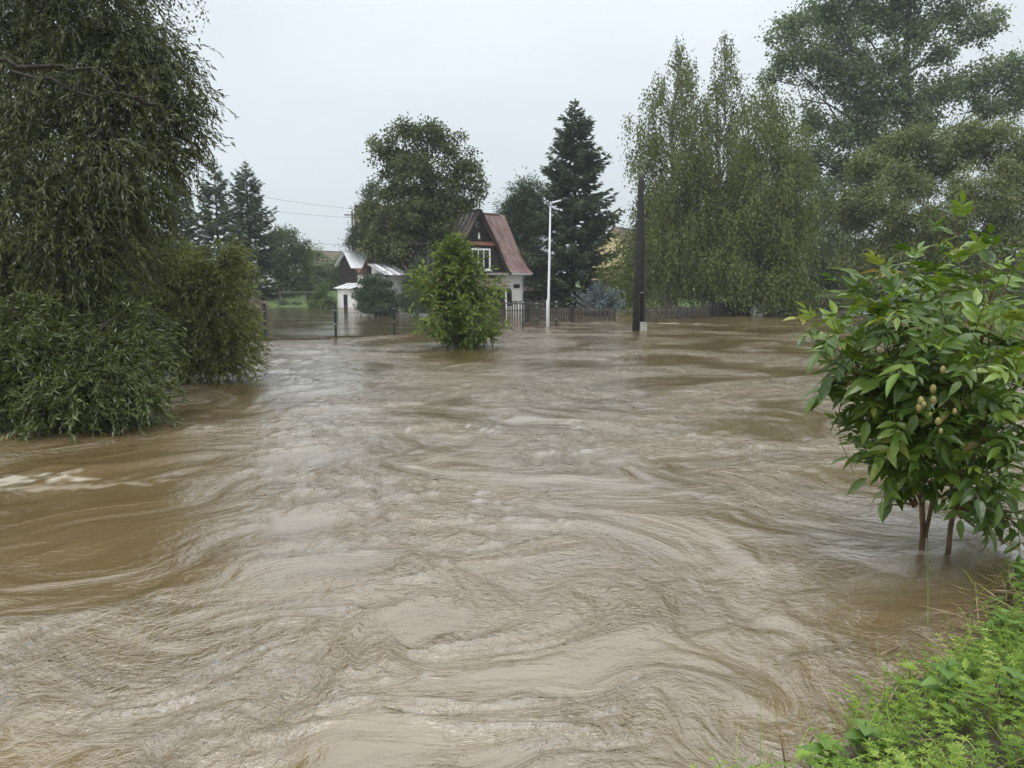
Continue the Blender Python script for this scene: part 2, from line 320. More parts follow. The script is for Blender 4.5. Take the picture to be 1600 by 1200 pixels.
def water_mat():
    m, t, b, o = nodes('flood_water'); N = t.nodes.new; Lk = t.links.new
    tc = N('ShaderNodeTexCoord')
    def noise(vec, scale, detail, dist=0., rough=.55, ty='FBM'):
        n = N('ShaderNodeTexNoise'); n.inputs['Scale'].default_value = scale; n.inputs['Detail'].default_value = detail
        n.inputs['Distortion'].default_value = dist; n.inputs['Roughness'].default_value = rough
        Lk(vec, n.inputs['Vector']); return n
    mp = N('ShaderNodeMapping'); mp.inputs['Scale'].default_value = (1.0, 1.1, 1); mp.inputs['Rotation'].default_value = (0, 0, R(20)); fl = N('ShaderNodeAttribute'); fl.attribute_name = 'flow'; Lk(fl.outputs['Vector'], mp.inputs[0])
    w = noise(mp.outputs[0], .8, 1.5); sub = N('ShaderNodeVectorMath'); sub.operation = 'MULTIPLY_ADD'
    sub.inputs[1].default_value = (.35, .35, 0); Lk(w.outputs['Color'], sub.inputs[0]); Lk(mp.outputs[0], sub.inputs[2])
    n1 = noise(sub.outputs[0], 3.4, 6, .35, .62); ob = N('ShaderNodeMapping'); ob.inputs['Rotation'].default_value = (0, 0, R(-25)); ob.inputs['Scale'].default_value = (1, 1.15, 1); Lk(tc.outputs['Object'], ob.inputs[0])
    n2 = noise(ob.outputs[0], 15, 4, .8, .6)
    n3 = noise(ob.outputs[0], 40, 3, .4)
    mr = N('ShaderNodeAttribute'); mr.attribute_name = 'ripple'
    still = N('ShaderNodeAttribute'); still.attribute_name = 'still'
    inv = N('ShaderNodeMapRange'); inv.inputs[3].default_value = 1; inv.inputs[4].default_value = .22; Lk(still.outputs['Fac'], inv.inputs[0])
    st = N('ShaderNodeMath'); st.operation = 'MULTIPLY'; Lk(mr.outputs['Fac'], st.inputs[0]); Lk(inv.outputs[0], st.inputs[1])
    b1 = N('ShaderNodeBump'); b1.inputs['Distance'].default_value = .075; Lk(n1.outputs['Fac'], b1.inputs['Height']); Lk(st.outputs[0], b1.inputs['Strength'])
    b2 = N('ShaderNodeBump'); b2.inputs['Distance'].default_value = .020; Lk(n2.outputs['Fac'], b2.inputs['Height']); Lk(st.outputs[0], b2.inputs['Strength']); Lk(b1.outputs[0], b2.inputs['Normal'])
    b3 = N('ShaderNodeBump'); b3.inputs['Distance'].default_value = .0016; Lk(n3.outputs['Fac'], b3.inputs['Height']); Lk(st.outputs[0], b3.inputs['Strength']); Lk(b2.outputs[0], b3.inputs['Normal'])
    Lk(b3.outputs[0], b.inputs['Normal'])
    cr = ramp_node(t, [(.3, (.135, .090, .037)), (.7, (.190, .131, .061))]); Lk(w.outputs['Fac'], cr.inputs[0])
    fo = N('ShaderNodeAttribute'); fo.attribute_name = 'foam'
    mix = N('ShaderNodeMix'); mix.data_type = 'RGBA'; mix.inputs[7].default_value = (.62, .57, .48, 1)
    Lk(fo.outputs['Fac'], mix.inputs[0]); Lk(cr.outputs[0], mix.inputs[6]); Lk(mix.outputs[2], b.inputs['Base Color'])
    rr = N('ShaderNodeMapRange'); rr.inputs[3].default_value = .03; rr.inputs[4].default_value = .6; Lk(fo.outputs['Fac'], rr.inputs[0]); Lk(rr.outputs[0], b.inputs['Roughness'])
    fr = N('ShaderNodeFresnel'); fr.inputs['IOR'].default_value = 1.33; Lk(b3.outputs[0], fr.inputs['Normal'])
    pw = N('ShaderNodeMath'); pw.operation = 'POWER'; pw.inputs[1].default_value = .46; Lk(fr.outputs[0], pw.inputs[0])
    fi = N('ShaderNodeMath'); fi.operation = 'MULTIPLY_ADD'; fi.inputs[1].default_value = -.75; fi.inputs[2].default_value = 1; Lk(fo.outputs['Fac'], fi.inputs[0])
    pf = N('ShaderNodeMath'); pf.operation = 'MULTIPLY'; Lk(pw.outputs[0], pf.inputs[0]); Lk(fi.outputs[0], pf.inputs[1])
    b.inputs['Specular IOR Level'].default_value = 0; b.inputs['Roughness'].default_value = 1
    for l in list(b.inputs['Roughness'].links): t.links.remove(l)
    gl = N('ShaderNodeBsdfGlossy'); Lk(rr.outputs[0], gl.inputs['Roughness']); Lk(b3.outputs[0], gl.inputs['Normal'])
    ms = N('ShaderNodeMixShader'); Lk(pf.outputs[0], ms.inputs[0]); Lk(b.outputs[0], ms.inputs[1]); Lk(gl.outputs[0], ms.inputs[2]); Lk(ms.outputs[0], o.inputs[0])
    return m
tag(link('water', wme, water_mat()), kind='structure')

# ------------------------------------------------------------------ foliage builders
def unit(v): return v / np.maximum(np.linalg.norm(v, axis=-1, keepdims=True), 1e-9)
def rdir(n): return unit(rng.normal(size=(n, 3)))
def leaf_quads(P, D, L, W, rnd, N=None, fold=.18):
    """rhombic leaves: base P, long axis D, length L, width W"""
    n = len(P); D = unit(D); N = rdir(n) if N is None else N
    S = unit(np.cross(D, N)); U = np.cross(S, D)
    L = np.broadcast_to(np.asarray(L, float).reshape(-1, 1), (n, 1)); W = np.broadcast_to(np.asarray(W, float).reshape(-1, 1), (n, 1))
    mid = P + D * L * .45
    V = np.stack([P, mid + S * W / 2 + U * W * fold, P + D * L - U * L * .06, mid - S * W / 2 + U * W * fold], 1).reshape(-1, 3)
    F = np.arange(4 * n).reshape(n, 4)
    return V, F, rnd
def merge_quads(parts):
    Vs, Fs, Rs = [], [], []; k = 0
    for V, F, r in parts: Vs.append(V); Fs.append(F + k); Rs.append(r); k += len(V)
    return np.concatenate(Vs), np.concatenate(Fs), np.concatenate(Rs)
def tubes(lines, n=5):
    """lines: list of (points (m,3), radii (m)) -> V, F of open tapered tubes"""
    Vs, Fs = [], []; k = 0
    ang = np.arange(n) * 2 * np.pi / n
    for P, r in lines:
        P = np.asarray(P, float); r = np.asarray(r, float); m = len(P)
        T = unit(np.gradient(P, axis=0)); up = np.where(np.abs(T[:, 2:3]) < .9, [[0, 0, 1.]], [[1., 0, 0]])
        A = unit(np.cross(T, up)); B = np.cross(T, A)
        ring = P[:, None] + r[:, None, None] * (A[:, None] * np.cos(ang)[None, :, None] + B[:, None] * np.sin(ang)[None, :, None])
        Vs.append(ring.reshape(-1, 3)); i = np.arange(m * n).reshape(m, n); j = np.roll(i, -1, 1)
        Fs.append(np.stack([i[:-1], j[:-1], j[1:], i[1:]], -1).reshape(-1, 4) + k); k += m * n
    return np.concatenate(Vs), np.concatenate(Fs)
def curve(a, b, sag=0., wob=.0, n=6):
    a = np.asarray(a, float); b = np.asarray(b, float); t = np.linspace(0, 1, n)[:, None]
    P = a + (b - a) * t; P[:, 2:3] += sag * 4 * t * (1 - t)
    if wob: P[1:-1] += rng.normal(size=(n - 2, 3)) * wob * np.linalg.norm(b - a)
    return P
def finish_tree(name, base, trunk_lines, branch_lines, parts, mats, label, cat, group=None, crown='crown'):
    base = np.asarray(base, float)
    root = empty(name, tuple(base), 0, label, cat, group)
    def put(nm, V, F, mat, rnd=None, smooth=False, kind=None):
        link(nm, np_mesh(nm, V - base, F, rnd, smooth), mat, root, kind)
    if trunk_lines: put('trunk', *tubes(trunk_lines, 9), mats[0], smooth=True)
    if branch_lines: put('branches', *tubes(branch_lines, 3), mats[2] if len(mats) > 2 else mats[0], smooth=True, kind='stuff')
    V, F, r = merge_quads(parts); put(crown, V, F, mats[1], r, kind='stuff')
    return root
def trunk_line(base, top, r0, r1, wob=.012, n=9):
    P = curve(base, top, 0, wob, n); return (P, np.linspace(r0, r1, n) * (1 + .35 * np.exp(-np.linspace(0, 9, n))))

def lobe_tree(name, base, top, r0, lobes, mats, label, cat, clumps, leaves, clump_r, leaf, droop=.3, group=None, trunks=None, flat=.7, shell=2.2, leafdir=None, limb_r=.35, extra=None, sub=0, subr=.5):
    """lobes: (centre, radii); clumps per lobe weighed by surface; leaves gathered at clump twigs"""
    base = np.asarray(base, float); top = np.asarray(top, float)
    tr = [trunk_line(base, top, r0, r0 * .22)] if trunks is None else trunks
    br, parts = [], []
    if sub:
        new = []
        for c, rad in lobes:
            rad = np.asarray(rad, float)
            for _ in range(sub):
                u = rdir(1)[0]; f = subr * rng.uniform(.7, 1.25); new.append((np.asarray(c) + u * rad * (1.05 - f * .75), rad * f * np.array([1.1, 1.1, .9])))
        lobes = new + [(c, np.asarray(rad) * .8) for c, rad in lobes]
    wt = np.array([(r[0] * r[1] * r[2]) ** (2 / 3) for _, r in lobes]); wt = wt / wt.sum()
    for (c, rad), w in zip(lobes, wt):
        c = np.asarray(c, float); rad = np.asarray(rad, float)
        T = tr[rng.integers(len(tr))][0]
        zz = c[2] - .55 * np.hypot(*(c[:2] - base[:2])) - .5 * rad[2]
        k = int(np.argmin(np.abs(T[:, 2] - zz))); k = max(1, min(k, len(T) - 2))
        lr = r0 * limb_r * (1 - .55 * k / len(T)); limb = curve(T[k], c, .05 * np.linalg.norm(c - T[k]), .035, 8)
        br.append((limb, np.linspace(lr, lr * .3, 8)))
        n = max(4, int(clumps * w)); u = rdir(n); rr = rng.random((n, 1)) ** (1 / shell)
        C = c + u * rr * rad * (1 + .12 * rng.normal(size=(n, 1)))
        for q in C:
            s = limb[rng.integers(3, 8)]; br.append((curve(s, q, .06 * np.linalg.norm(q - s), .04, 5), np.linspace(lr * .22, lr * .05, 5)))
        cr = clump_r * rng.uniform(.6, 1.3, n); m = rng.poisson(leaves, n) + 3; idx = np.repeat(np.arange(n), m); tot = len(idx)
        off = rng.normal(size=(tot, 3)) * cr[idx][:, None] * np.array([1, 1, flat]) * .62
        P = C[idx] + off
        if leafdir is None: D = unit(off + rdir(tot) * clump_r * .9 + np.array([0, 0, -droop * clump_r]))
        else: D = unit(np.asarray(leafdir) + rdir(tot) * .45 + off * .3)
        rv = np.clip(.5 * rng.random(n)[idx] + .5 * rng.random(tot), 0, 1)
        sz = rng.uniform(.7, 1.25, tot)
        Nn = unit(rdir(tot) + np.array([0, 0, .9]))
        parts.append(leaf_quads(P, D, leaf[0] * sz, leaf[1] * sz, rv, Nn))
    if extra: parts += extra
    return finish_tree(name, base, tr, br, parts, mats, label, cat, group)

def strand_leaves(starts, lengths, leaf, gap, drift, sway=.08, scat=.03):
    """hanging strands: returns leaf quads and thin twig lines"""
    parts, lines = [], []
    Ps, Ds, Rs = [], [], []
    for s, L, d in zip(starts, lengths, drift):
        n = max(3, int(L / gap)); t = np.linspace(0, 1, n)[:, None]
        w = rng.normal(size=3) * sway * L
        P = s + np.concatenate([d[:2] * 1.0, [0]]) * (t * (2 - t)) + np.array([0, 0, -L]) * (t ** 1.25) + w * np.array([1, 1, 0]) * t * t
        lines.append(P[::max(1, n // 5)])
        Ps.append(P + rng.normal(size=(n, 3)) * scat); D = unit(np.gradient(P, axis=0)) * .8 + rdir(n) * .8 + np.array([0, 0, -.3])
        Ds.append(D); Rs.append(np.clip(.45 * rng.random() + .55 * rng.random(n), 0, 1))
    P = np.concatenate(Ps); D = np.concatenate(Ds); r = np.concatenate(Rs); sz = rng.uniform(.7, 1.25, len(P))
    return leaf_quads(P, D, leaf[0] * sz, leaf[1] * sz, r), lines

def weeping_tree(name, base, h, prof, r0, mats, label, cat, nlimbs, nstrands, slen, leaf, gap, group=None, lean=(0, 0), tw=.006):
    """prof(t) -> crown radius at height fraction t; limbs arch up and out, strands hang from them"""
    base = np.asarray(base, float); top = base + np.array([lean[0], lean[1], h * .97])
    tl = trunk_line(base, top, r0, r0 * .08, .008, 14); T = tl[0]
    br = []; starts, lens, drift = [], [], []
    for k in range(nlimbs):
        t1 = .14 + .86 * ((k + rng.random()) / nlimbs) ** .9; z1 = t1 * h * .985       # height of the limb tip
        rad = prof(t1) * rng.uniform(.45, 1.08); a = rng.uniform(0, 2 * np.pi)
        c = T[min(13, int(t1 * 13))]
        tip = np.array([c[0] + rad * math.cos(a), c[1] + rad * math.sin(a), base[2] + z1])
        zt = max(.12 * h, z1 - rad * rng.uniform(.7, 1.3)); j = min(12, int(zt / h * 13)); f = zt / h * 13 - j
        st = T[j] * (1 - f) + T[j + 1] * f
        limb = curve(st, tip, .12 * rad, .03, 7); lr = r0 * (.32 * (1 - t1) + .05); br.append((limb, np.linspace(lr, lr * .2, 7)))
        ns = max(2, int(nstrands / nlimbs * (.12 + rad * 1.3 / max(prof(.35), .1)) * (1.25 - .75 * t1)))
        for _ in range(ns):
            q = rng.uniform(.3, 1.0) ** .7; i = q * 6; i0 = min(5, int(i)); p = limb[i0] * (1 - (i - i0)) + limb[i0 + 1] * (i - i0)
            p = p + rng.normal(size=3) * np.array([.35, .35, .25]) * (.4 + rad * .16)
            L = slen * rng.uniform(.35, 1.2) * (.5 + .7 * (1 - t1)); L = min(L, max(.3, p[2] - .25))
            starts.append(p); lens.append(L); drift.append(np.array([math.cos(a), math.sin(a), 0]) * rng.uniform(0, .4) * min(1, L))
    q, lines = strand_leaves(starts, lens, leaf, gap, drift, .12, .085 if leaf[0] > .1 else .03)
    if tw: br += [(l, np.linspace(tw, tw * .4, len(l))) for l in lines[::5]]
    return finish_tree(name, base, [tl], br, [q], mats, label, cat, group)

def spruce(name, base, h, r, mats, label, cat, group=None, whorl=.34, twig=(.55, .13), nb=12, droop=.28, bare=.04, thin=1.):
    base = np.asarray(base, float); tl = (curve(base, base + np.array([0, 0, h]), 0, .002, 8), np.linspace(h * .016, .012, 8))
    P, D, Rr, Ls, br = [], [], [], [], []
    z = bare * h
    while z < h * .985:
        t = z / h; n = max(4, int(nb * (1 - .45 * t)))
        R0 = r * (1 - t) ** .82 * (1 + .12 * math.sin(z * 2.1)) + .05
        for k in range(n):
            L = R0 * rng.uniform(.62, 1.16); a = rng.uniform(0, 2 * np.pi); o = np.array([math.cos(a), math.sin(a), 0])
            up = .55 * t - droop * (1 - t); m = 7; s = np.linspace(0, 1, m)
            pts = base + np.array([0, 0, z + rng.normal() * .1]) + o * (s * L)[:, None]
            pts[:, 2] += L * (up * s + .22 * (s ** 2.6))
            br.append((pts, np.linspace(.03, .006, m) * (.5 + h / 20)))
            nt_ = max(5, int(L / .042 * thin)); q = rng.uniform(.12, 1, nt_) ** .8; ii = q * (m - 1); i0 = np.minimum(ii.astype(int), m - 2); f = (ii - i0)[:, None]
            p = pts[i0] * (1 - f) + pts[i0 + 1] * f
            side = np.cross(o, [0, 0, 1]) * rng.choice([-1, 1], nt_)[:, None]
            d = side * rng.uniform(.3, .9, (nt_, 1)) + o * rng.uniform(.35, .9, (nt_, 1)) + np.array([0, 0, 1]) * (rng.uniform(-.75, .12, (nt_, 1)) + .35 * t)
            P.append(p); D.append(d); Ls.append(twig[0] * rng.uniform(.6, 1.3, nt_) * (1.1 - .55 * q) * min(1.1, .35 + L / 1.6)); Rr.append(np.clip(.3 * rng.random() + .7 * rng.random(nt_), 0, 1))
        z += whorl * rng.uniform(.8, 1.2) * (.7 + .5 * (1 - t))
    n = 14; top = base + np.array([0, 0, h]); P.append(top - np.array([0, 0, 1]) * rng.uniform(0, .7, (n, 1))); D.append(rdir(n) * .45 + np.array([0, 0, 1.])); Ls.append(np.full(n, .26)); Rr.append(rng.random(n))
    P = np.concatenate(P); D = np.concatenate(D); Ls = np.concatenate(Ls); Rr = np.concatenate(Rr)
    q = leaf_quads(P, D, Ls, Ls * twig[1] / twig[0] * rng.uniform(.8, 1.3, len(P)), Rr)
    return finish_tree(name, base, [tl], br, [q], mats, label, cat, group)

def lobes_px(items, d0):
    """lobes from measured spots: (px, py, half width px, half height px, depth offset)"""
    o = []
    for px, py, rx, ry, dz in items:
        d = d0 + dz; rx_ = pxm(rx, d); o.append((at(px, py, d), (rx_, rx_ * .9, pxm(ry, d))))
    return o
def base_at(px, d, z=-.3): p = at(px, 480, d); return np.array([p[0], d, z])

# ------------------------------------------------------------------ buildings
def plain(name, loc, rz, label, cat='house', group=None): return empty(name, loc, rz, label, cat, group)

HROT = math.atan2(.64, .77)
house = plain('house', (-1.0, 55.3, 0), HROT, 'dark timber and white house with steep flared red metal roof and front gable')
ZP = [(0, 6.64), (.62, 5.62), (1.25, 4.62), (1.85, 3.72), (2.35, 3.12), (2.75, 2.75), (3.15, 2.50)]       # roof profile: run, height
def z_roof(n): return float(np.interp(n, [p[0] for p in ZP], [p[1] for p in ZP]))
def strip(name, mat, parent, x0, x1, prof, sgn=-1, th=.03, seam=True):
    """one standing-seam roof panel running down the profile"""
    m = MB(); k = len(prof)
    v = [(x, sgn * n, z) for n, z in prof for x in (x0, x1)] + [(x, sgn * n, z - th) for n, z in prof for x in (x0, x1)]
    f = [(2 * i, 2 * i + 1, 2 * i + 3, 2 * i + 2) for i in range(k - 1)] + [(2 * k + 2 * i, 2 * k + 2 * i + 2, 2 * k + 2 * i + 3, 2 * k + 2 * i + 1) for i in range(k - 1)]
    f += [(2 * k - 2, 2 * k - 1, 4 * k - 1, 4 * k - 2), (0, 2 * k, 2 * k + 1, 1)]
    f += [(2 * i, 2 * i + 2, 2 * k + 2 * i + 2, 2 * k + 2 * i) for i in range(k - 1)] + [(2 * i + 1, 2 * k + 2 * i + 1, 2 * k + 2 * i + 3, 2 * i + 3) for i in range(k - 1)]
    m.add(v, f)
    if seam:
        for (n0, z0), (n1, z1) in zip(prof[:-1], prof[1:]): m.bar((x1 - .012, sgn * n0, z0 + .018), (x1 - .012, sgn * n1, z1 + .018), .03, .05)
    return m.build(name, mat, parent)
roof_o = MB().box(-9.3, .1, -.07, .07, 6.6, 6.71).build('roof', M['roof_red'], house)          # ridge cap carries the panels
x = -9.4
while x < .35:
    strip('roof_panel', M['roof_red'], roof_o, x, x + .49, ZP, -1); x += .5
for k in range(10): strip('roof_panel', M['roof_red'], roof_o, -9.4 + .98 * k, -9.4 + .98 * k + .97, ZP, 1)
# walls
MB().prism([(-9.1, -.8), (0, -.8), (0, 2.45), (-9.1, 2.45)], -2.75, 2.75).build('wall', M['plaster'], house)
gp = [(-2.7, 2.455), (2.7, 2.455), (2.3, 3.05), (1.8, 3.68), (1.2, 4.58), (0, 6.5), (-1.2, 4.58), (-1.8, 3.68), (-2.3, 3.05)]
for xx in (-.12, -9.05):
    m = MB(); n = len(gp); v = [(xx, y, z) for y, z in gp] + [(xx + .1, y, z) for y, z in gp]
    m.add(v, [tuple(range(n))[::-1], tuple(range(n, 2 * n))] + [(i, (i + 1) % n, (i + 1) % n + n, i + n) for i in range(n)]); m.build('gable_wall', M['timber_dark'], house)
# front cross gable
DX = -3.96
DP = [(0, 6.56), (.62, 5.55), (1.15, 4.72), (1.55, 4.0), (1.92, 3.3), (2.22, 2.82), (2.5, 2.52)]
gable = MB().box(DX - .06, DX + .06, -3.2, 0, 6.53, 6.62).build('gable_roof', M['roof_red'], house)
for sg in (-1, 1):
    for k in range(7):
        y1 = -3.22 + k * .5; m = MB()
        v = [(DX + sg * n, y, z) for n, z in DP for y in (y1, y1 + .49)] + [(DX + sg * n, y, z - .035) for n, z in DP for y in (y1, y1 + .49)]; kk = len(DP)
        f = [(2 * i, 2 * i + 1, 2 * i + 3, 2 * i + 2) for i in range(kk - 1)] + [(2 * kk + 2 * i, 2 * kk + 2 * i + 2, 2 * kk + 2 * i + 3, 2 * kk + 2 * i + 1) for i in range(kk - 1)]
        f += [(2 * i, 2 * i + 2, 2 * kk + 2 * i + 2, 2 * kk + 2 * i) for i in range(kk - 1)]
        m.add(v, f)
        for (n0, z0), (n1, z1) in zip(DP[:-1], DP[1:]): m.bar((DX + sg * n0, y1 + .48, z0 + .02), (DX + sg * n1, y1 + .48, z1 + .02), .03, .05)
        m.build('roof_panel', M['roof_red'], gable)
up = [(-1.28, 4.47), (1.28, 4.47), (.6, 5.5), (0, 6.45), (-.6, 5.5)]
MB().prism([(DX + a, b) for a, b in up], -2.86, -2.76).build('upper_gable', M['timber_dark'], house)
lo = [(-2.28, 2.53), (2.28, 2.53), (1.85, 3.3), (1.5, 3.95), (1.3, 4.36), (-1.3, 4.36), (-1.5, 3.95), (-1.85, 3.3)]
MB().prism([(DX + a, b) for a, b in lo], -3.0, -2.77).build('timber_wall', M['timber_dark'], house)
m = MB(); m.add([(DX - 1.42, -3.12, 4.36), (DX + 1.42, -3.12, 4.36), (DX + 1.3, -2.87, 4.56), (DX - 1.3, -2.87, 4.56), (DX - 1.42, -3.12, 4.32), (DX + 1.42, -3.12, 4.32), (DX + 1.3, -2.87, 4.4), (DX - 1.3, -2.87, 4.4)],
    [(0, 1, 2, 3), (7, 6, 5, 4), (0, 4, 5, 1), (0, 3, 7, 4), (1, 5, 6, 2)]); m.build('ledge_roof', M['roof_rust'], house)
# barge boards of the gable
m = MB()
for sg in (-1, 1):
    for (n0, z0), (n1, z1) in zip(DP[:-1], DP[1:]): m.bar((DX + sg * n0, -3.24, z0 - .06), (DX + sg * n1, -3.24, z1 - .06), .03, .16)
m.build('barge_board', M['timber_dark'], house)
# crescent and figure on the gable
m = MB(); pts = [(DX + .02 + .17 * math.cos(t), -2.89, 5.62 + .17 * math.sin(t)) for t in np.linspace(R(50), R(320), 12)]
m.tube(pts, [.008 + .03 * math.sin(math.pi * i / 11) for i in range(12)], 6); m.build('crescent_ornament', M['zinc'], house)
m = MB(); m.tube([(DX + .06, -2.92, 4.72), (DX + .06, -2.92, 4.86), (DX + .05, -2.92, 5.0), (DX + .05, -2.92, 5.06), (DX + .05, -2.92, 5.14)], [.07, .085, .05, .045, .02], 7); m.build('figure_ornament', M['white_paint'], house)
def window(parent, x0, x1, z0, z1, y, frame_mat, bars=1, rows=0, fw=.09):
    w = MB().box(x0, x1, y - .06, y - .002, z0, z0 + fw).box(x0, x1, y - .06, y - .002, z1 - fw, z1).box(x0, x0 + fw, y - .06, y - .002, z0 + fw, z1 - fw).box(x1 - fw, x1, y - .06, y - .002, z0 + fw, z1 - fw).build('window', frame_mat, parent)
    n = bars + 1; wd = (x1 - x0 - 2 * fw)
    for i in range(n):
        a = x0 + fw + wd * i / n; b = x0 + fw + wd * (i + 1) / n
        MB().box(a + .02, b - .02, y - .02, y - .004, z0 + fw, z1 - fw).build('pane', M['glass'], w)
        if i: MB().box(a - .03, a + .03, y - .055, y - .006, z0 + fw, z1 - fw).build('mullion', frame_mat, w)
    MB().box(x0 - .06, x1 + .06, y - .14, y - .003, z0 - .06, z0).build('sill', frame_mat, w)
    return w
window(house, -4.6, -3.06, 2.72, 4.12, -3.0, M['white_paint'], 2, fw=.11)
window(house, -7.9, -7.0, 2.95, 3.85, -2.86, M['rail_wood'], 1)
MB().box(-9.2, -6.4, -2.86, -2.3, 2.56, 4.25).build('dormer_wall', M['timber_dark'], house)
m = MB(); m.add([(-9.4, -3.0, 4.2), (-6.3, -3.0, 4.2), (-6.3, -1.0, 5.2), (-9.4, -1.0, 5.2), (-9.4, -3.0, 4.26), (-6.3, -3.0, 4.26), (-6.3, -1.0, 5.26), (-9.4, -1.0, 5.26)], [(3, 2, 1, 0), (4, 5, 6, 7), (0, 1, 5, 4), (1, 2, 6, 5), (3, 0, 4, 7), (2, 3, 7, 6)]); m.build('dormer_roof', M['timber_dark'], house)
MB().tube([(-9.4, -3.2, 2.46), (.4, -3.2, 2.46)], .06, 6).build('gutter', M['zinc'], house)
MB().tube([(-.1, -3.18, 2.42), (-.1, -2.84, 2.1), (-.1, -2.84, -.4)], .04, 6).build('downpipe', M['zinc'], house)
# ground-floor front: porch with a lean-to roof, arched window, letter box, railing
m = MB().box(-4.6, -2.5, -3.9, -3.8, -.6, 1.55); pb = m.build('porch_wall', M['timber_dark'], house)
for i in range(5):
    a = -4.55 + i * .41; MB().box(a, a + .34, -3.925, -3.902, .35, 1.5).build('pane', M['glass'], pb)
MB().box(-2.55, -2.4, -3.925, -3.77, -.6, 1.6).build('porch_post', M['white_paint'], house)
m = MB(); m.add([(-4.8, -4.1, 1.62), (-2.25, -4.1, 1.62), (-2.25, -2.77, 2.3), (-4.8, -2.77, 2.3), (-4.8, -4.1, 1.7), (-2.25, -4.1, 1.7), (-2.25, -2.77, 2.38), (-4.8, -2.77, 2.38)], [(3, 2, 1, 0), (4, 5, 6, 7), (0, 1, 5, 4), (1, 2, 6, 5), (3, 0, 4, 7), (2, 3, 7, 6)]); m.build('porch_roof', M['roof_tile'], house)
w = MB().prism([(-1.35 + .32 * math.cos(t) + .0, 1.35 + .2 * math.sin(t)) for t in np.linspace(0, math.pi, 9)] + [(-1.67, .35), (-1.03, .35)], -2.79, -2.752).build('window', M['timber_dark'], house)
MB().prism([(-1.35 + .24 * math.cos(t), 1.32 + .14 * math.sin(t)) for t in np.linspace(0, math.pi, 9)] + [(-1.59, .42), (-1.11, .42)], -2.8, -2.792).build('pane', M['glass'], w)
MB().box(-.85, -.35, -2.82, -2.752, 1.55, 1.8).build('wall_plaque', M['timber_dark'], house)
rl = MB().box(-1.6, -.5, -3.66, -3.6, .62, .68).build('railing', M['timber_dark'], house)
for i in range(9): MB().box(-1.58 + i * .13, -1.54 + i * .13, -3.65, -3.61, -.3, .62).build('baluster', M['white_paint'], rl)
m = MB().bar((-.5, -3.63, .95), (.3, -3.9, .45), .07); m.bar((-.5, -3.63, -.3), (-.5, -3.63, .97), .09); m.build('handrail', M['timber_dark'], house)
# low annex with striped tin roof
MB().box(-10.5, -9.15, -2.2, 1.2, -.8, 2.38).build('annex_wall', M['plaster'], house)
m = MB(); v = [(x_, y_, z_) for x_ in (-10.497, -10.4) for y_, z_ in ((-2.19, 2.381), (-.6, 2.381), (-.6, 2.98))]; m.add(v, [(2, 1, 0), (3, 4, 5), (0, 1, 4, 3), (1, 2, 5, 4), (2, 0, 3, 5)]); m.build('annex_gable', M['plaster'], house)
ar = MB().box(-10.75, -9.1, -.65, -.55, 3.02, 3.1).build('annex_roof', M['roof_grey'], house)
for k in range(6): strip('roof_panel', M['roof_pale'] if k % 2 else M['roof_grey'], ar, -10.75 + k * .275, -10.75 + k * .275 + .265, [(.55, 3.07), (2.65, 2.42)], -1, .03)

def gable_house(name, loc, rz, w, dp, he, hr, wall, roof, label, gw=None, over=.35, cat='house', windows=(), group=None):
    """w along x, dp along y, eaves he, ridge hr (ridge along x)"""
    r = empty(name, loc, rz, label, cat, group)
    MB().box(0, w, -dp / 2, dp / 2, -1, he).build('wall', wall, r)
    k = (hr - he) / (dp / 2)
    for xx in (0, w - .12):
        m = MB(); v = [(xx + e, y, z) for e in (.003, .117) for y, z in ((-dp / 2 + .01, he), (dp / 2 - .01, he), (0, hr - .02))]
        m.add(v, [(2, 1, 0), (3, 4, 5), (0, 1, 4, 3), (1, 2, 5, 4), (2, 0, 3, 5)]); m.build('gable', gw or wall, r)
    rf = MB().box(-over, w + over, -.08, .08, hr + .02, hr + .1).build('roof', roof, r)
    for sg in (-1, 1):
        y2 = sg * (dp / 2 + over); z2 = he - k * over; m = MB()
        v = [(-over, 0, hr + .05), (w + over, 0, hr + .05), (w + over, y2, z2 + .05), (-over, y2, z2 + .05)]; v = v + [(a, b, c - .07) for a, b, c in v]
        m.add(v, [(0, 1, 2, 3), (7, 6, 5, 4), (3, 2, 6, 7), (1, 5, 6, 2), (0, 3, 7, 4)]); m.build('roof_slope', roof, rf)
    for x0, x1, z0, z1 in windows: window(r, x0, x1, z0, z1, -dp / 2, M['white_paint'])
    return r
# outbuilding left of the house
p = at(541, 393, 60)
ob = empty('outbuilding', (p[0], 60, 0), HROT, 'outbuilding with bright white metal roof and dark timber gable left of the house', 'outbuilding')
MB().box(.2, 9, -1.6, 1.15, -.8, 2.5).build('wall', M['plaster'], ob)
g2 = [(-2.55, 1.6), (1.2, 1.6), (1.2, 3.35), (0, 4.2), (-1.15, 2.95), (-1.9, 2.2)]
m = MB(); n = len(g2); v = [(x_, y, z) for x_ in (.0, .14) for y, z in g2]
m.add(v, [tuple(range(n))[::-1], tuple(range(n, 2 * n))] + [(i, (i + 1) % n, (i + 1) % n + n, i + n) for i in range(n)]); m.build('gable', M['timber_dark'], ob)
MB().box(.001, .139, -1.55, 1.15, -.8, 1.6).build('gable_boards', M['timber_dark'], ob)
r1 = MB().box(-.2, 9.2, -.07, .07, 4.2, 4.28).build('roof', M['roof_pale'], ob)
for k in range(11): strip('roof_panel', M['roof_pale'], r1, -.25 + k * .86, -.25 + k * .86 + .85, [(0, 4.27), (1.15, 3.0)], -1, .05)
strip('rear_slope', M['roof_pale'], r1, -.25, 9.2, [(0, 4.26), (1.5, 3.2)], 1, .05, False)
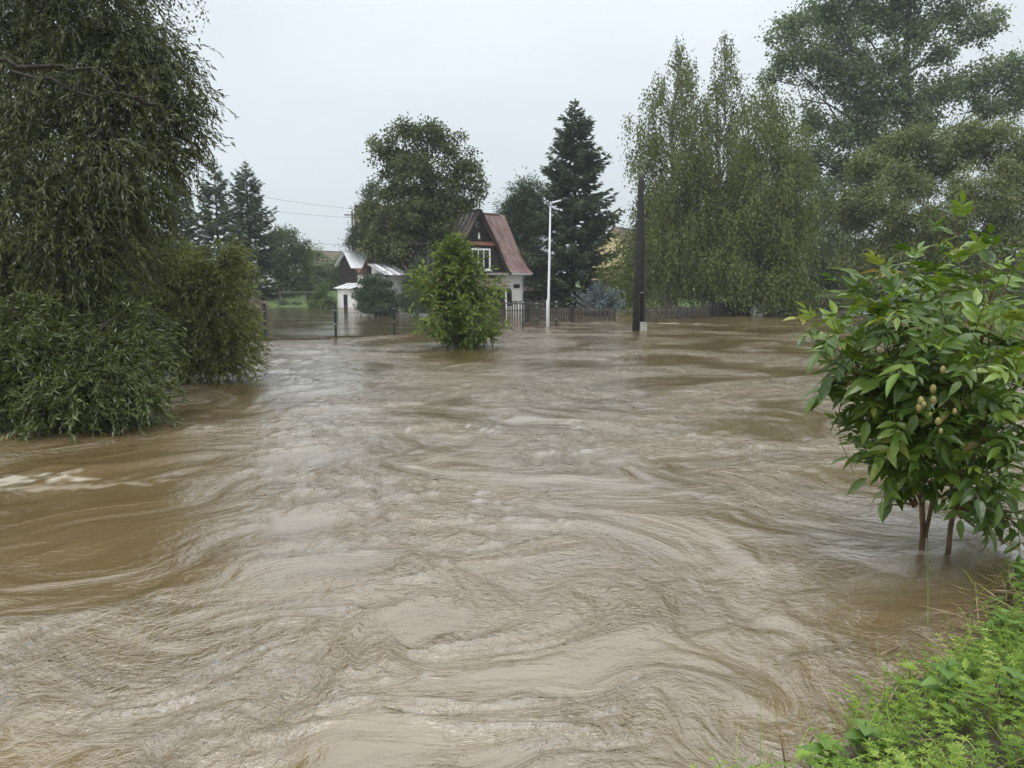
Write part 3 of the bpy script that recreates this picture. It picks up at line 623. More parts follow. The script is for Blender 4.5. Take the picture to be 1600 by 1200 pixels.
for k in range(11): strip('lower_roof_panel', M['roof_rust'], r1, .15 + k * .82, .15 + k * .82 + .81, [(1.12, 2.96), (2.0, 2.1)], -1, .04)
MB().box(-1.0, -.05, -2.9, -.3, -.8, 1.38).build('lean_to_wall', M['plaster'], ob)
ca = MB().box(-.1, -.02, -3.1, -.1, 1.80, 1.86).build('canopy', M['roof_grey'], ob)
for k in range(7):
    y0 = -3.1 + k * .43; m = MB(); v = [(-.05, y0, 1.86), (-.05, y0 + .42, 1.86), (-1.25, y0 + .42, 1.46), (-1.25, y0, 1.46)]; v += [(a_, b_, c_ - .03) for a_, b_, c_ in v]
    m.add(v, [(0, 1, 2, 3), (7, 6, 5, 4), (3, 2, 6, 7), (0, 3, 7, 4), (1, 5, 6, 2)]); m.build('canopy_panel', M['roof_pale'] if k % 2 else M['roof_grey'], ca)
dd = MB().box(-1.03, -1.002, -1.9, -1.3, -.5, 1.0).build('door', M['timber_dark'], ob); MB().box(-1.04, -1.032, -1.8, -1.4, .25, .9).build('pane', M['glass'], dd)
# low shed at the right of the house, garden frame, far houses
p = at(818, 470, 57)
sh = empty('shed', (p[0], 57, 0), R(10), 'low dark wooden shed tucked against the right side of the house', 'shed')
MB().box(0, 2.2, 0, 1.6, -.6, 1.2).build('wall', M['timber_dark'], sh)
m = MB(); m.add([(-.2, -.3, 1.22), (2.4, -.3, 1.22), (2.4, 1.8, 1.5), (-.2, 1.8, 1.5), (-.2, -.3, 1.3), (2.4, -.3, 1.3), (2.4, 1.8, 1.58), (-.2, 1.8, 1.58)], [(3, 2, 1, 0), (4, 5, 6, 7), (0, 1, 5, 4), (1, 2, 6, 5), (3, 0, 4, 7), (2, 3, 7, 6)]); m.build('roof', M['roof_tile'], sh)
p = at(437, 470, 63)
gf = empty('garden_shelter', (p[0], 63, .1), R(4), 'low brown board shelter with pale top rail on the garden lawn', 'shelter')
for xx in (0, 1.95, 3.6): MB().box(xx, xx + .08, 0, .08, -.4, .95).build('post', M['rail_wood'], gf)
MB().box(-.1, 3.75, -.02, .1, .952, 1.02).build('top_rail', M['rail_wood'], gf)
for k in range(12): MB().box(2.03 + k * .13, 2.15 + k * .13, .6, .64, -.4, .9 - .02 * (k % 3)).build('board', M['timber_dark'], gf)
gable_house('far_house', (at(455, 390, 100)[0], 104, 1.0), R(62), 10, 8, 2.0, 4.9, M['plaster'], M['roof_tile'], 'distant house with brown gable roof showing above the green hedge')
gable_house('far_house', (at(560, 390, 92)[0], 92, 1.0), R(8), 10, 9, 3.0, 9.6, M['plaster'], M['roof_tile'], 'distant house with steep brown roof edge rising behind the white-roofed outbuilding')
gable_house('far_house', (at(962, 390, 88)[0], 90, .8), R(58), 9, 7, 3.6, 7.2, M['plaster_yellow'], M['roof_tile'], 'pale yellow house gable peeping out between the tall spruce and the birches')
gable_house('far_house', (at(285, 350, 85)[0], 86, .8), R(15), 9, 8, 4.8, 8.2, M['plaster'], M['roof_grey'], 'distant house with dark grey roof hidden among the spruces')
gable_house('far_house', (at(1200, 450, 78)[0], 80, .3), R(-4), 9, 7, 2.3, 3.6, M['plaster'], M['roof_tile'], 'white walled house glimpsed behind the brick gate pillars', windows=((1.5, 2.6, .7, 1.8), (5.2, 6.3, .7, 1.8)))

# ------------------------------------------------------------------ fences, poles, lamp, wires
posts = [(-10.95, 26.25)] + [tuple(ground(px, py)[:2]) for px, py in ((415, 532), (525, 528), (616, 523))]
dx, dy = posts[3][0] - posts[2][0], posts[3][1] - posts[2][1]
posts += [(posts[3][0] + dx * k, posts[3][1] + dy * k) for k in (1, 2)]
fence = empty('wire_fence', (*posts[0], 0), 0, 'dark green wire mesh panel fence standing in the flood on steel posts', 'fence')
o0 = Vector((*posts[0], 0))
for k, (x, y) in enumerate(posts):
    q = Vector((x, y, 0)) - o0
    pm = MB().box(q.x - .035, q.x + .035, q.y - .035, q.y + .035, -.6, 1.27).build('post', M['green_metal'], fence)
    MB().box(q.x - .045, q.x + .045, q.y - .045, q.y + .045, 1.272, 1.31).build('cap', M['black_metal'], pm)
    for z in (.5, 1.02): MB().box(q.x - .042, q.x + .042, q.y - .06, q.y - .037, z, z + .025).build('clip', M['zinc'], pm)
for (x0, y0), (x1, y1) in zip(posts[:-1], posts[1:]):
    a = Vector((x0, y0, 0)) - o0; b = Vector((x1, y1, 0)) - o0; d = (b - a).normalized(); Ln = (b - a).length; m = MB()
    k = .05
    while k < Ln - .04: c = a + d * k; m.bar((c.x, c.y, -.5), (c.x, c.y, 1.12), .007); k += .052
    for z in (-.1, .12, .32, .52, .72, .92, 1.1):
        s0 = a + d * .04; s1 = b - d * .04; m.bar((s0.x, s0.y - .006, z), (s1.x, s1.y - .006, z), .008)
    m.build('mesh_panel', M['wire'], fence)
# flotsam caught along the fence foot
P, D, Lr = [], [], []
for (x0, y0), (x1, y1) in zip(posts[:-1], posts[1:]):
    n = 320; t = rng.random(n); P.append(np.stack([x0 + (x1 - x0) * t, y0 + (y1 - y0) * t + rng.normal(size=n) * .05 + .06 * np.sin(t * 9), rng.uniform(.0, .05, n)], 1)); D.append(np.stack([np.full(n, x1 - x0), np.full(n, y1 - y0), rng.normal(size=n) * .25], 1) + rng.normal(size=(n, 3)) * [.9, .9, .1])
P = np.concatenate(P); D = np.concatenate(D); V, F, r = leaf_quads(P, D, rng.uniform(.1, .45, len(P)), rng.uniform(.008, .025, len(P)), rng.random(len(P)) * .6)
tag(link('flotsam', np_mesh('flotsam', V, F, r), M['straw_leaf']), 'thin dark line of twigs caught along the foot of the wire fence', 'flotsam', kind='stuff')

def picket_fence(pts, h, label, sp=.125, w=.07, drop=.0, mat='fence_wood'):
    o = np.array([*pts[0], 0.]); r = empty('picket_fence', tuple(o), 0, label, 'fence')
    shared = {}
    for v in range(3):
        hh = h * (1 + .05 * (v - 1)); shared[v] = MB().prism([(-w / 2, -.5), (w / 2, -.5), (w / 2, hh - .06), (0, hh), (-w / 2, hh - .06)], -.012, .012).mesh('picket'); shared[v].materials.append(M[mat])
    for (x0, y0), (x1, y1) in zip(pts[:-1], pts[1:]):
        d = Vector((x1 - x0, y1 - y0, 0)); L = d.length; d.normalize(); a = math.atan2(d.y, d.x); A = Vector((x0, y0, 0)) - Vector(o)
        k = .06
        while k < L:
            q = link('picket', shared[random.randrange(3)], None, r); c = A + d * k; q.location = (c.x, c.y, random.gauss(0, .015)); q.rotation_euler = (random.gauss(0, .03), random.gauss(0, .025), a); k += sp * random.uniform(.9, 1.12)
        nv = Vector((d.y, -d.x, 0))
        for z in (h * .30, h * .80):
            s0 = A + nv * -.04; s1 = A + d * L + nv * -.04; MB().bar((s0.x, s0.y, z), (s1.x, s1.y, z + random.gauss(0, .02)), .05, .07).build('rail', M['rail_wood'], r)
        n = max(1, int(L / 2.2))
        for i in range(n + 1):
            c = A + d * (L * i / n) + nv * -.11; MB().box(c.x - .05, c.x + .05, c.y - .05, c.y + .05, -.6, h * .98).build('post', M['fence_wood'], r)
    return r
G = lambda px, py: tuple(ground(px, py)[:2])
picket_fence([(1.25, 41.0), G(960, 501.5)], .74, 'brown picket fence with wavy top rail in front of the blue spruce')
picket_fence([G(1012, 501.5), G(1062, 499), G(1110, 496)], .68, 'grey picket fence standing in water under the birches', sp=.15)
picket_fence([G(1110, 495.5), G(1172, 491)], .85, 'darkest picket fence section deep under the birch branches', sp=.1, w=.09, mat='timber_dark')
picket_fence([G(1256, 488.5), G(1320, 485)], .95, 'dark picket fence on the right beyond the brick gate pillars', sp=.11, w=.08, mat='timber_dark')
picket_fence([(-.75, 47.2), (1.9, 46.2)], .85, 'small picket fence in front of the house porch', sp=.16, mat='fence_wood')
# thick and thin gate posts left and right of the lamp
for px, py, top, wd, lab in ((824, 504, 471, .24, 'thick black wooden gate post left of the street lamp'), (893, 502.5, 476, .20, 'thick black wooden gate post right of the street lamp')):
    g = ground(px, py); h = pxm(py - top, g[1])
    MB().box(-wd / 2, wd / 2, -wd / 2, wd / 2, -.6, h).prism([(-wd / 2, h + .001), (wd / 2, h + .001), (0, h + .1)], -wd / 2, wd / 2)
    o = link('gate_post', MB().box(-wd / 2, wd / 2, -wd / 2, wd / 2, -.6, h - .08).add([(-wd / 2, -wd / 2, h - .08), (wd / 2, -wd / 2, h - .08), (wd / 2, wd / 2, h - .08), (-wd / 2, wd / 2, h - .08), (0, 0, h)], [(0, 1, 4), (1, 2, 4), (2, 3, 4), (3, 0, 4)]).mesh('gate_post'), M['tar_wood']); o.location = (g[0], g[1], 0); tag(o, lab, 'gate post', 'gate posts near the lamp')
for px, py, top, lab in ((817, 512, 473, 'slim steel fence post nearest the bush, with pale clips'), (838, 508, 475, 'slim steel fence post just left of the street lamp'), (869, 510, 472, 'slim steel fence post just right of the street lamp')):
    g = ground(px, py); h = pxm(py - top, g[1]); r = empty('steel_post', (g[0], g[1], 0), 0, lab, 'post', 'steel posts beside the lamp')
    MB().box(-.04, .04, -.04, .04, -.6, h).build('shaft', M['green_metal'], r); MB().box(-.05, .05, -.05, .05, h + .001, h + .04).build('cap', M['zinc'], r)
    for z in (h * .3, h * .82): MB().box(-.046, .046, -.06, -.042, z, z + .03).build('clip', M['zinc'], r)
# street lamp
g = ground(857, 510); r = empty('street_lamp', (g[0], g[1], 0), 0, 'tall pale grey street lamp with bent arm standing in the flood', 'street lamp')
MB().tube([(-.03, 0, -.8), (-.03, 0, 1.2), (0, 0, 1.25), (.05, 0, 5.45)], [.08, .08, .06, .038], 12).build('pole', M['lamp_metal'], r, True)
MB().tube([(.05, 0, 5.42), (.07, 0, 5.54), (.16, 0, 5.6), (.45, -.02, 5.67), (.62, -.03, 5.71)], [.042, .045, .045, .042, .04], 10).build('arm', M['lamp_metal'], r, True)
h_ = MB().tube([(.54, -.03, 5.69), (.60, -.03, 5.71), (.76, -.04, 5.74), (.92, -.05, 5.74)], [.04, .085, .085, .03], 10).build('lamp_head', M['black_metal'], r, True)
MB().box(.66, .88, -.1, .02, 5.63, 5.652).build('lens', M['glass'], h_)
# twin-leg tarred pole
g = ground(998, 517); r = empty('utility_pole', (g[0], g[1], 0), 0, 'black tarred double-leg wooden pole without wires standing in the current', 'pole')
MB().tube([(-.16, -.05, -.8), (-.08, 0, 3), (-.02, .04, 6.15), (-.01, .04, 6.42)], [.15, .145, .125, .06], 10).build('leg', M['tar_wood'], r, True)
MB().tube([(.24, .5, -.8), (.12, .3, 3), (.01, .2, 5.9), (0, .19, 6.2)], [.125, .12, .105, .07], 10).build('leg', M['tar_wood'], r, True)
for z, x in ((1.6, .06), (4.6, .02)): MB().tube([(x - .2, -.12, z), (x + .2, .34, z)], .018, 6).build('bolt', M['zinc'], r)
MB().tube([(-.02, .04, 6.0), (.22, .1, 5.98)], .02, 6).build('bracket', M['black_metal'], r)
MB().box(.02, .30, -.28, -.02, -.6, .38).build('concrete_footing', M['concrete'], r)
# gate pillars, white board, grey pole on the right
def pillar(px, py, w, h, lab):
    g = ground(px, py); r = empty('gate_pillar', (g[0], g[1], 0), R(12), lab, 'pillar', 'brick gate pillars')
    MB().box(-w / 2 + .02, w / 2 - .02, -w / 2 + .02, w / 2 - .02, -.6, h).build('core', M['concrete'], r)
    z = -.1; c = 0
    br = MB().box(0, w / 2 - .012, -.02, .02, 0, .1).mesh('brick'); br.materials.append(M['brick'])
    br2 = MB().box(-.02, .02, 0, w / 2 - .012, 0, .1).mesh('brick'); br2.materials.append(M['brick'])
    while z < h - .1:
        for i in (0, 1):
            q = link('brick', br, None, r); q.location = (-w / 2 + i * w / 2 + .006, -w / 2 - random.uniform(0, .008), z)
            q = link('brick', br2, None, r); q.location = (-w / 2 - random.uniform(0, .008), -w / 2 + .03 + i * (w / 2 - .02), z)
        z += .115; c += 1
    MB().box(-w / 2 - .06, w / 2 + .06, -w / 2 - .06, w / 2 + .06, h + .001, h + .08).build('cap', M['concrete'], r)
pillar(1206, 490, .42, .95, 'left brick gate pillar beside the grey pole')
pillar(1253, 489, .44, 1.0, 'right brick gate pillar by the dark picket fence')
g = ground(1183, 493); r = empty('white_cabinet', (g[0], g[1], 0), R(8), 'white utility cabinet standing in the water below the birches', 'cabinet')
MB().box(-.3, .3, -.14, .14, -.5, .72).build('body', M['plaster'], r); MB().box(-.26, .26, -.152, -.142, .0, .66).build('door', M['white_paint'], r); MB().box(-.34, .34, -.18, .18, .722, .76).build('lid', M['zinc'], r)
g = ground(1212, 492); r = empty('grey_pole', (g[0], g[1], 0), 0, 'thin pale grey pole in front of the left brick pillar', 'pole')
MB().tube([(0, 0, -.6), (.02, 0, 2.2), (.06, 0, 4.2)], [.07, .06, .05], 8).build('shaft', M['zinc'], r, True); MB().box(-.02, .14, -.07, .07, 4.2, 4.24).build('cap', M['zinc'], r)
# garden gate leaf with sagging top between the pillars
a = ground(1216, 489.5); b = ground(1247, 489); r = empty('garden_gate', (a[0], a[1], 0), math.atan2(b[1] - a[1], b[0] - a[0]), 'dark double gate with sagging top between the brick pillars', 'gate'); L = math.hypot(b[0] - a[0], b[1] - a[1])
for k in range(int(L / .1)):
    t = (k + .5) * .1 / L; MB().box(t * L - .02, t * L + .02, -.02, .02, -.4, .62 + .9 * (t - .5) ** 2).build('bar', M['black_metal'], r)
MB().box(0, L, -.03, .03, .12, .18).build('rail', M['black_metal'], r)
# overhead wires on a pole hidden by the conifer
pr = empty('wire_pole', (at(552, 400, 75)[0], 75, .4), 0, 'distant wire pole with short crossarm behind the conifer left of the maple', 'pole')
MB().tube([(0, 0, -.5), (0, 0, 8.2)], [.13, .09], 8).build('shaft', M['bark'], pr, True); MB().box(-.75, .4, -.05, .05, 7.75, 7.85).build('crossarm', M['timber_dark'], pr)
e = at(548, 340, 75)
for (px, py, dd), (qx, qy), lab in (((230, 268, 60), (547, 326), 'topmost of the thin overhead wires left of the maple'), ((230, 296, 60), (547, 340), 'middle one of the thin overhead wires left of the maple'), ((230, 345, 60), (547, 383), 'lowest thin overhead wire above the hedge')):
    P = curve(at(px, py, dd), at(qx, qy, 75), -.35, 0, 14); tag(MB().tube([tuple(p_) for p_ in P], .010, 4).build('overhead_wire', M['black_metal']), lab, 'wire', 'overhead wires')
# ------------------------------------------------------------------ trees: background first
B = base_at
spruce('spruce_tree', B(290, 72, .3), 12.3, 3.2, (M['bark_dark'], M['spruce']), 'grey-green spruce half hidden behind the big willow', 'tree', 'spruces behind the garden')
spruce('spruce_tree', B(346, 74, .3), 13.1, 4.0, (M['bark_dark'], M['spruce']), 'left one of the two spruces rising clear of the willow, with spreading layered branches', 'tree', 'spruces behind the garden', whorl=.5)
spruce('spruce_tree', B(394, 66, .2), 11.6, 3.9, (M['bark_dark'], M['spruce']), 'dense dark spruce on the right of the pair at the garden edge', 'tree', 'spruces behind the garden')
spruce('tall_spruce', B(895, 57, -.1), 14.9, 4.7, (M['bark_dark'], M['spruce']), 'tallest spruce, dark and pointed, right behind the street lamp', 'tree', None, whorl=.42, twig=(.7, .17), nb=15, droop=.34)
spruce('blue_spruce', B(935, 46, -.2), 2.1, 1.7, (M['bark_dark'], M['blue_spruce']), 'small round blue-grey spruce behind the picket fence', 'tree', None, whorl=.16, twig=(.28, .09), nb=16, droop=-.25, bare=.12)

lobe_tree('pine_tree', B(815, 62), at(818, 285, 62), .22, lobes_px([(818, 310, 26, 26, 0), (800, 345, 22, 26, 0), (835, 350, 25, 30, 0), (815, 395, 30, 34, 0), (845, 420, 22, 40, 1), (828, 440, 16, 22, 0)], 62), (M['bark_dark'], M['spruce']), 'grey-green pine between the house roof and the tallest spruce', 'tree', 380, 95, .5, (.30, .08))
lobe_tree('leafy_tree', B(440, 72, .5), at(440, 370, 72), .16, lobes_px([(440, 372, 22, 24, 0), (465, 400, 24, 26, 0), (432, 415, 26, 30, 0), (460, 440, 28, 26, 0)], 72), (M['bark'], M['garden']), 'light green round-topped tree right of the dark garden spruce', 'tree', 170, 85, .45, (.2, .12))
lobe_tree('leafy_tree', B(497, 80, .5), at(495, 395, 80), .16, lobes_px([(482, 402, 22, 22, 0), (505, 425, 26, 26, 0), (530, 420, 20, 24, 0), (480, 440, 24, 22, 0), (515, 448, 30, 16, 0)], 80), (M['bark'], M['poplar']), 'dull green bushy tree below the distant brown gable', 'tree', 150, 85, .5, (.2, .12))
lobe_tree('garden_bush', B(505, 60, .0), at(505, 450, 60), .05, lobes_px([(500, 463, 14, 12, 0), (512, 472, 16, 8, -1), (490, 474, 10, 7, -1), (507, 452, 7, 9, 0)], 60), (M['bark'], M['garden']), 'loose pale green garden bush left of the outbuilding', 'bush', 70, 60, .22, (.13, .06))
lobe_tree('garden_bush', B(452, 61.5, .0), at(450, 470, 61.5), .05, lobes_px([(445, 476, 12, 6, 0), (465, 477, 10, 5, 0)], 61.5), (M['bark'], M['juniper']), 'low dark green bush at the edge of the flooded lawn', 'bush', 30, 50, .2, (.12, .05))
lobe_tree('flower_bush', B(400, 58, .0), at(400, 470, 58), .04, lobes_px([(400, 474, 13, 8, 0), (412, 478, 8, 5, 0)], 58), (M['bark'], M['pink']), 'pinkish flowering bush at the water edge behind the fence', 'bush', 40, 50, .2, (.1, .06))
lobe_tree('conifer', B(575, 60), at(580, 292, 60), .18, lobes_px([(582, 310, 12, 22, 0), (578, 345, 20, 28, 0), (562, 375, 20, 22, 0), (592, 380, 20, 26, 0)], 60), (M['bark_dark'], M['spruce']), 'dark narrow conifer leaning against the left of the maple', 'tree', 140, 80, .4, (.26, .06), leafdir=(0, 0, .4))
# dark backdrop trees behind house and birches
for k, (px, d, items, lab, mt) in enumerate((
    (1290, 75, [(1285, 430, 30, 30, 0), (1310, 400, 35, 45, 0), (1270, 400, 26, 35, 0), (1285, 462, 26, 16, 0), (1320, 450, 26, 26, 0)], 'thin dark tree behind the gate on the right', 'maple'),
    (1010, 70, [(1000, 420, 36, 40, 0), (1040, 400, 40, 50, 0), (1075, 430, 40, 40, 0)], 'dark tree filling the gap behind the left birch', 'maple'),
    (1150, 72, [(1120, 410, 40, 60, 0), (1165, 400, 40, 60, 0), (1200, 425, 30, 40, 0)], 'dark tree filling the gap behind the right birch', 'maple'),
    (1420, 62, [(1400, 430, 50, 45, 0), (1470, 430, 60, 45, 0), (1560, 430, 70, 50, 0)], 'dark undergrowth tree behind the olive willows', 'maple'),
    (600, 78, [(580, 420, 36, 30, 0), (640, 400, 40, 40, 0)], 'dark tree behind the outbuilding and the house', 'maple'),
    (250, 70, [(160, 400, 60, 70, 0), (240, 400, 50, 60, 0), (60, 400, 60, 70, 0)], 'dark tree mass behind the big willow trunks', 'maple'))):
    lobe_tree('backdrop_tree', B(px, d, .2), at(px, items[0][1] - 10, d), .2, lobes_px(items, d), (M['bark_dark'], M[mt]), lab, 'tree', 150, 80, .7, (.26, .17), group='dark trees in the background')

# maple before the house
MT = [(648, 210, 40, 24, 0), (690, 218, 34, 26, 0), (605, 240, 32, 26, 0), (725, 262, 32, 26, 0), (655, 262, 46, 30, -1), (612, 290, 34, 26, 0), (700, 300, 44, 24, 0), (742, 290, 18, 14, 0), (620, 335, 42, 26, -1), (670, 335, 46, 30, -1.5), (602, 372, 34, 20, -1), (650, 380, 42, 22, -1), (725, 318, 22, 14, 0), (690, 345, 26, 26, -1), (580, 385, 22, 16, -1), (690, 378, 20, 18, -1), (615, 395, 30, 14, -1.5), (585, 340, 22, 24, 0), (640, 365, 34, 30, -1.5), (675, 365, 24, 24, -1), (700, 330, 20, 20, -1), (632, 388, 22, 18, -2.5), (652, 306, 34, 24, -.5), (640, 240, 30, 22, 0)]
lobe_tree('maple_tree', B(665, 50), at(668, 215, 50), .30, lobes_px(MT, 50), (M['bark_dark'], M['maple']), 'broad dark maple tree standing before the house and hiding half its roof', 'tree', 520, 72, .36, (.17, .14), flat=.85, shell=2.0, limb_r=.22)
# garden conifers
lobe_tree('juniper_bush', B(588, 47), at(588, 440, 47), .06, lobes_px([(588, 455, 30, 24, 0), (575, 472, 22, 18, -.5), (604, 470, 20, 20, -.5), (590, 480, 32, 12, -.6)], 47), (M['bark_dark'], M['juniper']), 'wide rounded dark green juniper bush beside the outbuilding wall', 'bush', 210, 80, .24, (.2, .045), leafdir=(0, 0, .7))
lobe_tree('juniper_bush', B(652, 46), at(655, 410, 46), .06, lobes_px([(655, 420, 12, 20, 0), (652, 445, 22, 24, 0), (645, 470, 26, 18, -.4), (668, 470, 24, 20, -.4), (650, 482, 30, 9, -.4)], 46), (M['bark_dark'], M['juniper']), 'conical grey-green juniper bush behind the bright bush', 'bush', 210, 80, .24, (.2, .045), leafdir=(0, 0, .8))

# birches
def prof(pts): 
    a = np.array(pts); return lambda t: float(np.interp(t, a[:, 0], a[:, 1]))
weeping_tree('birch_tree', B(1046, 50), 17.4, prof([(0, 4.0), (.2, 4.3), (.42, 3.7), (.62, 3.0), (.8, 2.2), (.92, 1.2), (1, .3)]), .26, (M['bark_birch'], M['birch'], M['bark']), 'tall weeping birch with open top, left one of the birches', 'tree', 150, 5000, 2.1, (.17, .10), .095, 'weeping birches')
weeping_tree('birch_tree', B(1116, 52), 18.6, prof([(0, 2.4), (.25, 2.9), (.55, 2.3), (.75, 1.7), (.9, .95), (1, .2)]), .24, (M['bark_birch'], M['birch'], M['bark']), 'slimmest and highest weeping birch, in the middle of the birches', 'tree', 140, 3300, 1.9, (.17, .10), .095, 'weeping birches')
weeping_tree('birch_tree', B(1188, 47), 14.2, prof([(0, 3.0), (.25, 3.7), (.55, 3.4), (.8, 2.6), (.93, 1.5), (1, .4)]), .24, (M['bark_birch'], M['birch'], M['bark']), 'full rounded weeping birch, right one of the birches', 'tree', 160, 6200, 2.1, (.17, .10), .095, 'weeping birches')

# poplar far right
PT = [(1240, 45, 34, 34, 0), (1285, 20, 38, 36, 1), (1225, 95, 28, 24, 0), (1268, 85, 34, 34, -1), (1200, 122, 20, 9, 0), (1318, 60, 34, 40, 0), (1345, 5, 40, 44, 0), (1395, 30, 40, 44, 1), (1430, -15, 44, 40, 0), (1440, 50, 30, 30, -1), (1490, 25, 34, 30, 0), (1530, 45, 34, 20, 0), (1562, 30, 16, 14, 0), (1300, 120, 36, 34, 0), (1350, 110, 40, 40, -1), (1395, 100, 34, 36, -1), (1470, 85, 24, 20, 0), (1340, 165, 40, 30, 0), (1395, 165, 46, 34, 0), (1450, 150, 40, 26, 0), (1500, 135, 40, 24, 0), (1550, 125, 38, 28, 0), (1595, 110, 34, 28, 0), (1540, 165, 40, 16, 0), (1590, 160, 34, 18, 0), (1640, 130, 40, 50, 0), (1440, 190, 46, 24, 0), (1275, 190, 30, 36, 0), (1320, 210, 36, 34, 0), (1270, 250, 34, 38, 0), (1320, 270, 36, 36, 0), (1285, 310, 38, 40, 0), (1255, 360, 36, 40, 0), (1310, 370, 36, 46, 0), (1400, -70, 80, 50, 0), (1310, -40, 50, 40, 0), (1490, -50, 60, 40, 0), (1370, 220, 40, 30, 0)]
lobe_tree('poplar_tree', B(1405, 66), at(1412, -120, 66), .55, lobes_px(PT, 66), (M['bark'], M['poplar']), 'huge poplar with open crown towering over the right side', 'tree', 1250, 62, .58, (.25, .20), flat=.9, shell=1.9, limb_r=.3)
# olive willows, right
WR = [(1365, 255, 34, 34, 0), (1420, 235, 40, 34, 0), (1350, 320, 34, 44, 0), (1400, 310, 50, 50, -2), (1450, 260, 40, 40, 0), (1380, 400, 50, 50, -1), (1440, 360, 60, 60, -2), (1340, 420, 30, 48, 0), (1420, 450, 60, 34, -2), (1345, 465, 40, 22, 0), (1400, 475, 60, 20, -2)]
lobe_tree('willow_tree', B(1400, 46), at(1405, 250, 46), .3, lobes_px(WR, 46), (M['bark'], M['willow_olive']), 'olive rounded willow behind the leafy shrub, left of the two', 'tree', 620, 120, .37, (.21, .075), group='olive willows on the right', flat=.85, sub=7, subr=.42, shell=3.2, limb_r=.2)
WR = [(1500, 230, 40, 36, 0), (1560, 225, 44, 34, 0), (1620, 240, 50, 50, 0), (1520, 310, 50, 54, -2), (1590, 310, 56, 60, -2), (1500, 400, 50, 50, -1), (1570, 400, 60, 60, -2), (1650, 350, 60, 80, 0), (1540, 455, 70, 34, -2), (1480, 470, 50, 22, -2), (1590, 470, 50, 24, -2)]
lobe_tree('willow_tree', B(1570, 44), at(1570, 240, 44), .3, lobes_px(WR, 44), (M['bark'], M['willow_olive']), 'olive rounded willow at the right edge of the photo', 'tree', 620, 120, .37, (.21, .075), group='olive willows on the right', flat=.85, sub=7, subr=.42, shell=3.2, limb_r=.2)

# ------------------------------------------------------------------ left: birch, big willow, flooded willow bushes
weeping_tree('birch_tree', B(70, 19.5), 13.5, prof([(0, 2.6), (.3, 3.4), (.55, 4.0), (.68, 4.35), (.8, 4.1), (.92, 2.6), (1, .4)]), .2, (M['bark_birch'], M['willow'], M['bark_dark']), 'pale-trunked birch behind the big willow with twigs hanging into the sky', 'tree', 100, 2500, 2.0, (.085, .055), .06, tw=.004)

def willow(name, base, tops, lobes, mat, label, n, leaf, swing, group=None, r0=.2, cat='tree', shell=2.0, drop=1.0, lim=(), bark='bark_dark'):
    """long narrow leaves on arching shoots that fill the lobes"""
    base = np.asarray(base, float); tr = list(lim) + [trunk_line(base + np.array([rng.normal() * .2, rng.normal() * .2, 0]), t, r0, r0 * .25, .03, 9) for t in tops]
    br, parts = [], []; wt = np.array([(r[0] * r[1] * r[2]) ** (2 / 3) for _, r in lobes]); wt /= wt.sum()
    for (c, rad), w in zip(lobes, wt):
        c = np.asarray(c, float); rad = np.asarray(rad, float)
        T = min(tr, key=lambda q: np.min(np.linalg.norm(q[0] - c, axis=1)))[0]
        k = int(np.argmin(np.linalg.norm(T - (c - np.array([0, 0, .6])), axis=1))); limb = curve(T[k], c, .1, .05, 7); br.append((limb, np.linspace(r0 * .3, r0 * .08, 7)))
        m = max(5, int(n * w)); u = rdir(m); P0 = c + u * rad * rng.random((m, 1)) ** (1 / shell)
        for q in P0[::5]: s = limb[rng.integers(2, 7)]; br.append((curve(s, q, .06, .05, 5), np.linspace(.012, .004, 5)))
        # each shoot: a little arching twig of leaves
        L = rng.uniform(.25, .6, m); out_ = unit((P0 - c) / rad * np.array([1, 1, .3]) + rdir(m) * .75 + swing)
        nl = 15; t = np.linspace(.05, 1, nl)[None, :, None]
        Q = P0[:, None] + out_[:, None] * L[:, None, None] * t + np.array([0, 0, -1.]) * (L[:, None, None] * .45 * t ** 2) + rng.normal(size=(m, nl, 3)) * .012
        D = out_[:, None] * .8 + np.array([0, 0, -.65 * drop]) * (.4 + t) + rng.normal(size=(m, nl, 3)) * .42
        br += [(Q[i][::7], np.array([.004, .003, .002])[:len(Q[i][::7])]) for i in range(0, m, 12)]
        Q = Q.reshape(-1, 3); D = D.reshape(-1, 3); sz = rng.uniform(.65, 1.25, len(Q))
        rv = np.clip(.45 * np.repeat(rng.random(m), nl) + .55 * rng.random(len(Q)), 0, 1)
        keep = Q[:, 2] > .0
        parts.append(leaf_quads(Q[keep], D[keep], (leaf[0] * sz)[keep], (leaf[1] * sz)[keep], rv[keep], fold=.25))
    return finish_tree(name, base, tr, br, parts, (M[bark], M[mat]), label, cat, group)
d = 14.0
WL = [(40, 40, 90, 70, 1), (150, 50, 80, 60, 0), (230, 80, 60, 60, 0), (265, 150, 52, 56, 0), (290, 205, 30, 36, 0), (180, 160, 80, 70, -.5), (70, 160, 90, 80, -.5), (250, 240, 44, 44, 0), (170, 270, 80, 70, -1), (60, 290, 90, 80, -1), (225, 315, 44, 40, 0), (130, 370, 80, 60, -1), (30, 400, 70, 60, 1.2), (200, 390, 40, 44, 0), (-80, 150, 110, 150, 0), (-90, 400, 100, 140, 0), (100, -60, 140, 70, 0), (120, 440, 70, 44, -1), (60, 480, 70, 40, 0), (160, 480, 50, 40, 0)]
tops = [at(40, 60, 14.4), at(150, 140, 14), at(-60, 40, 14.5)]
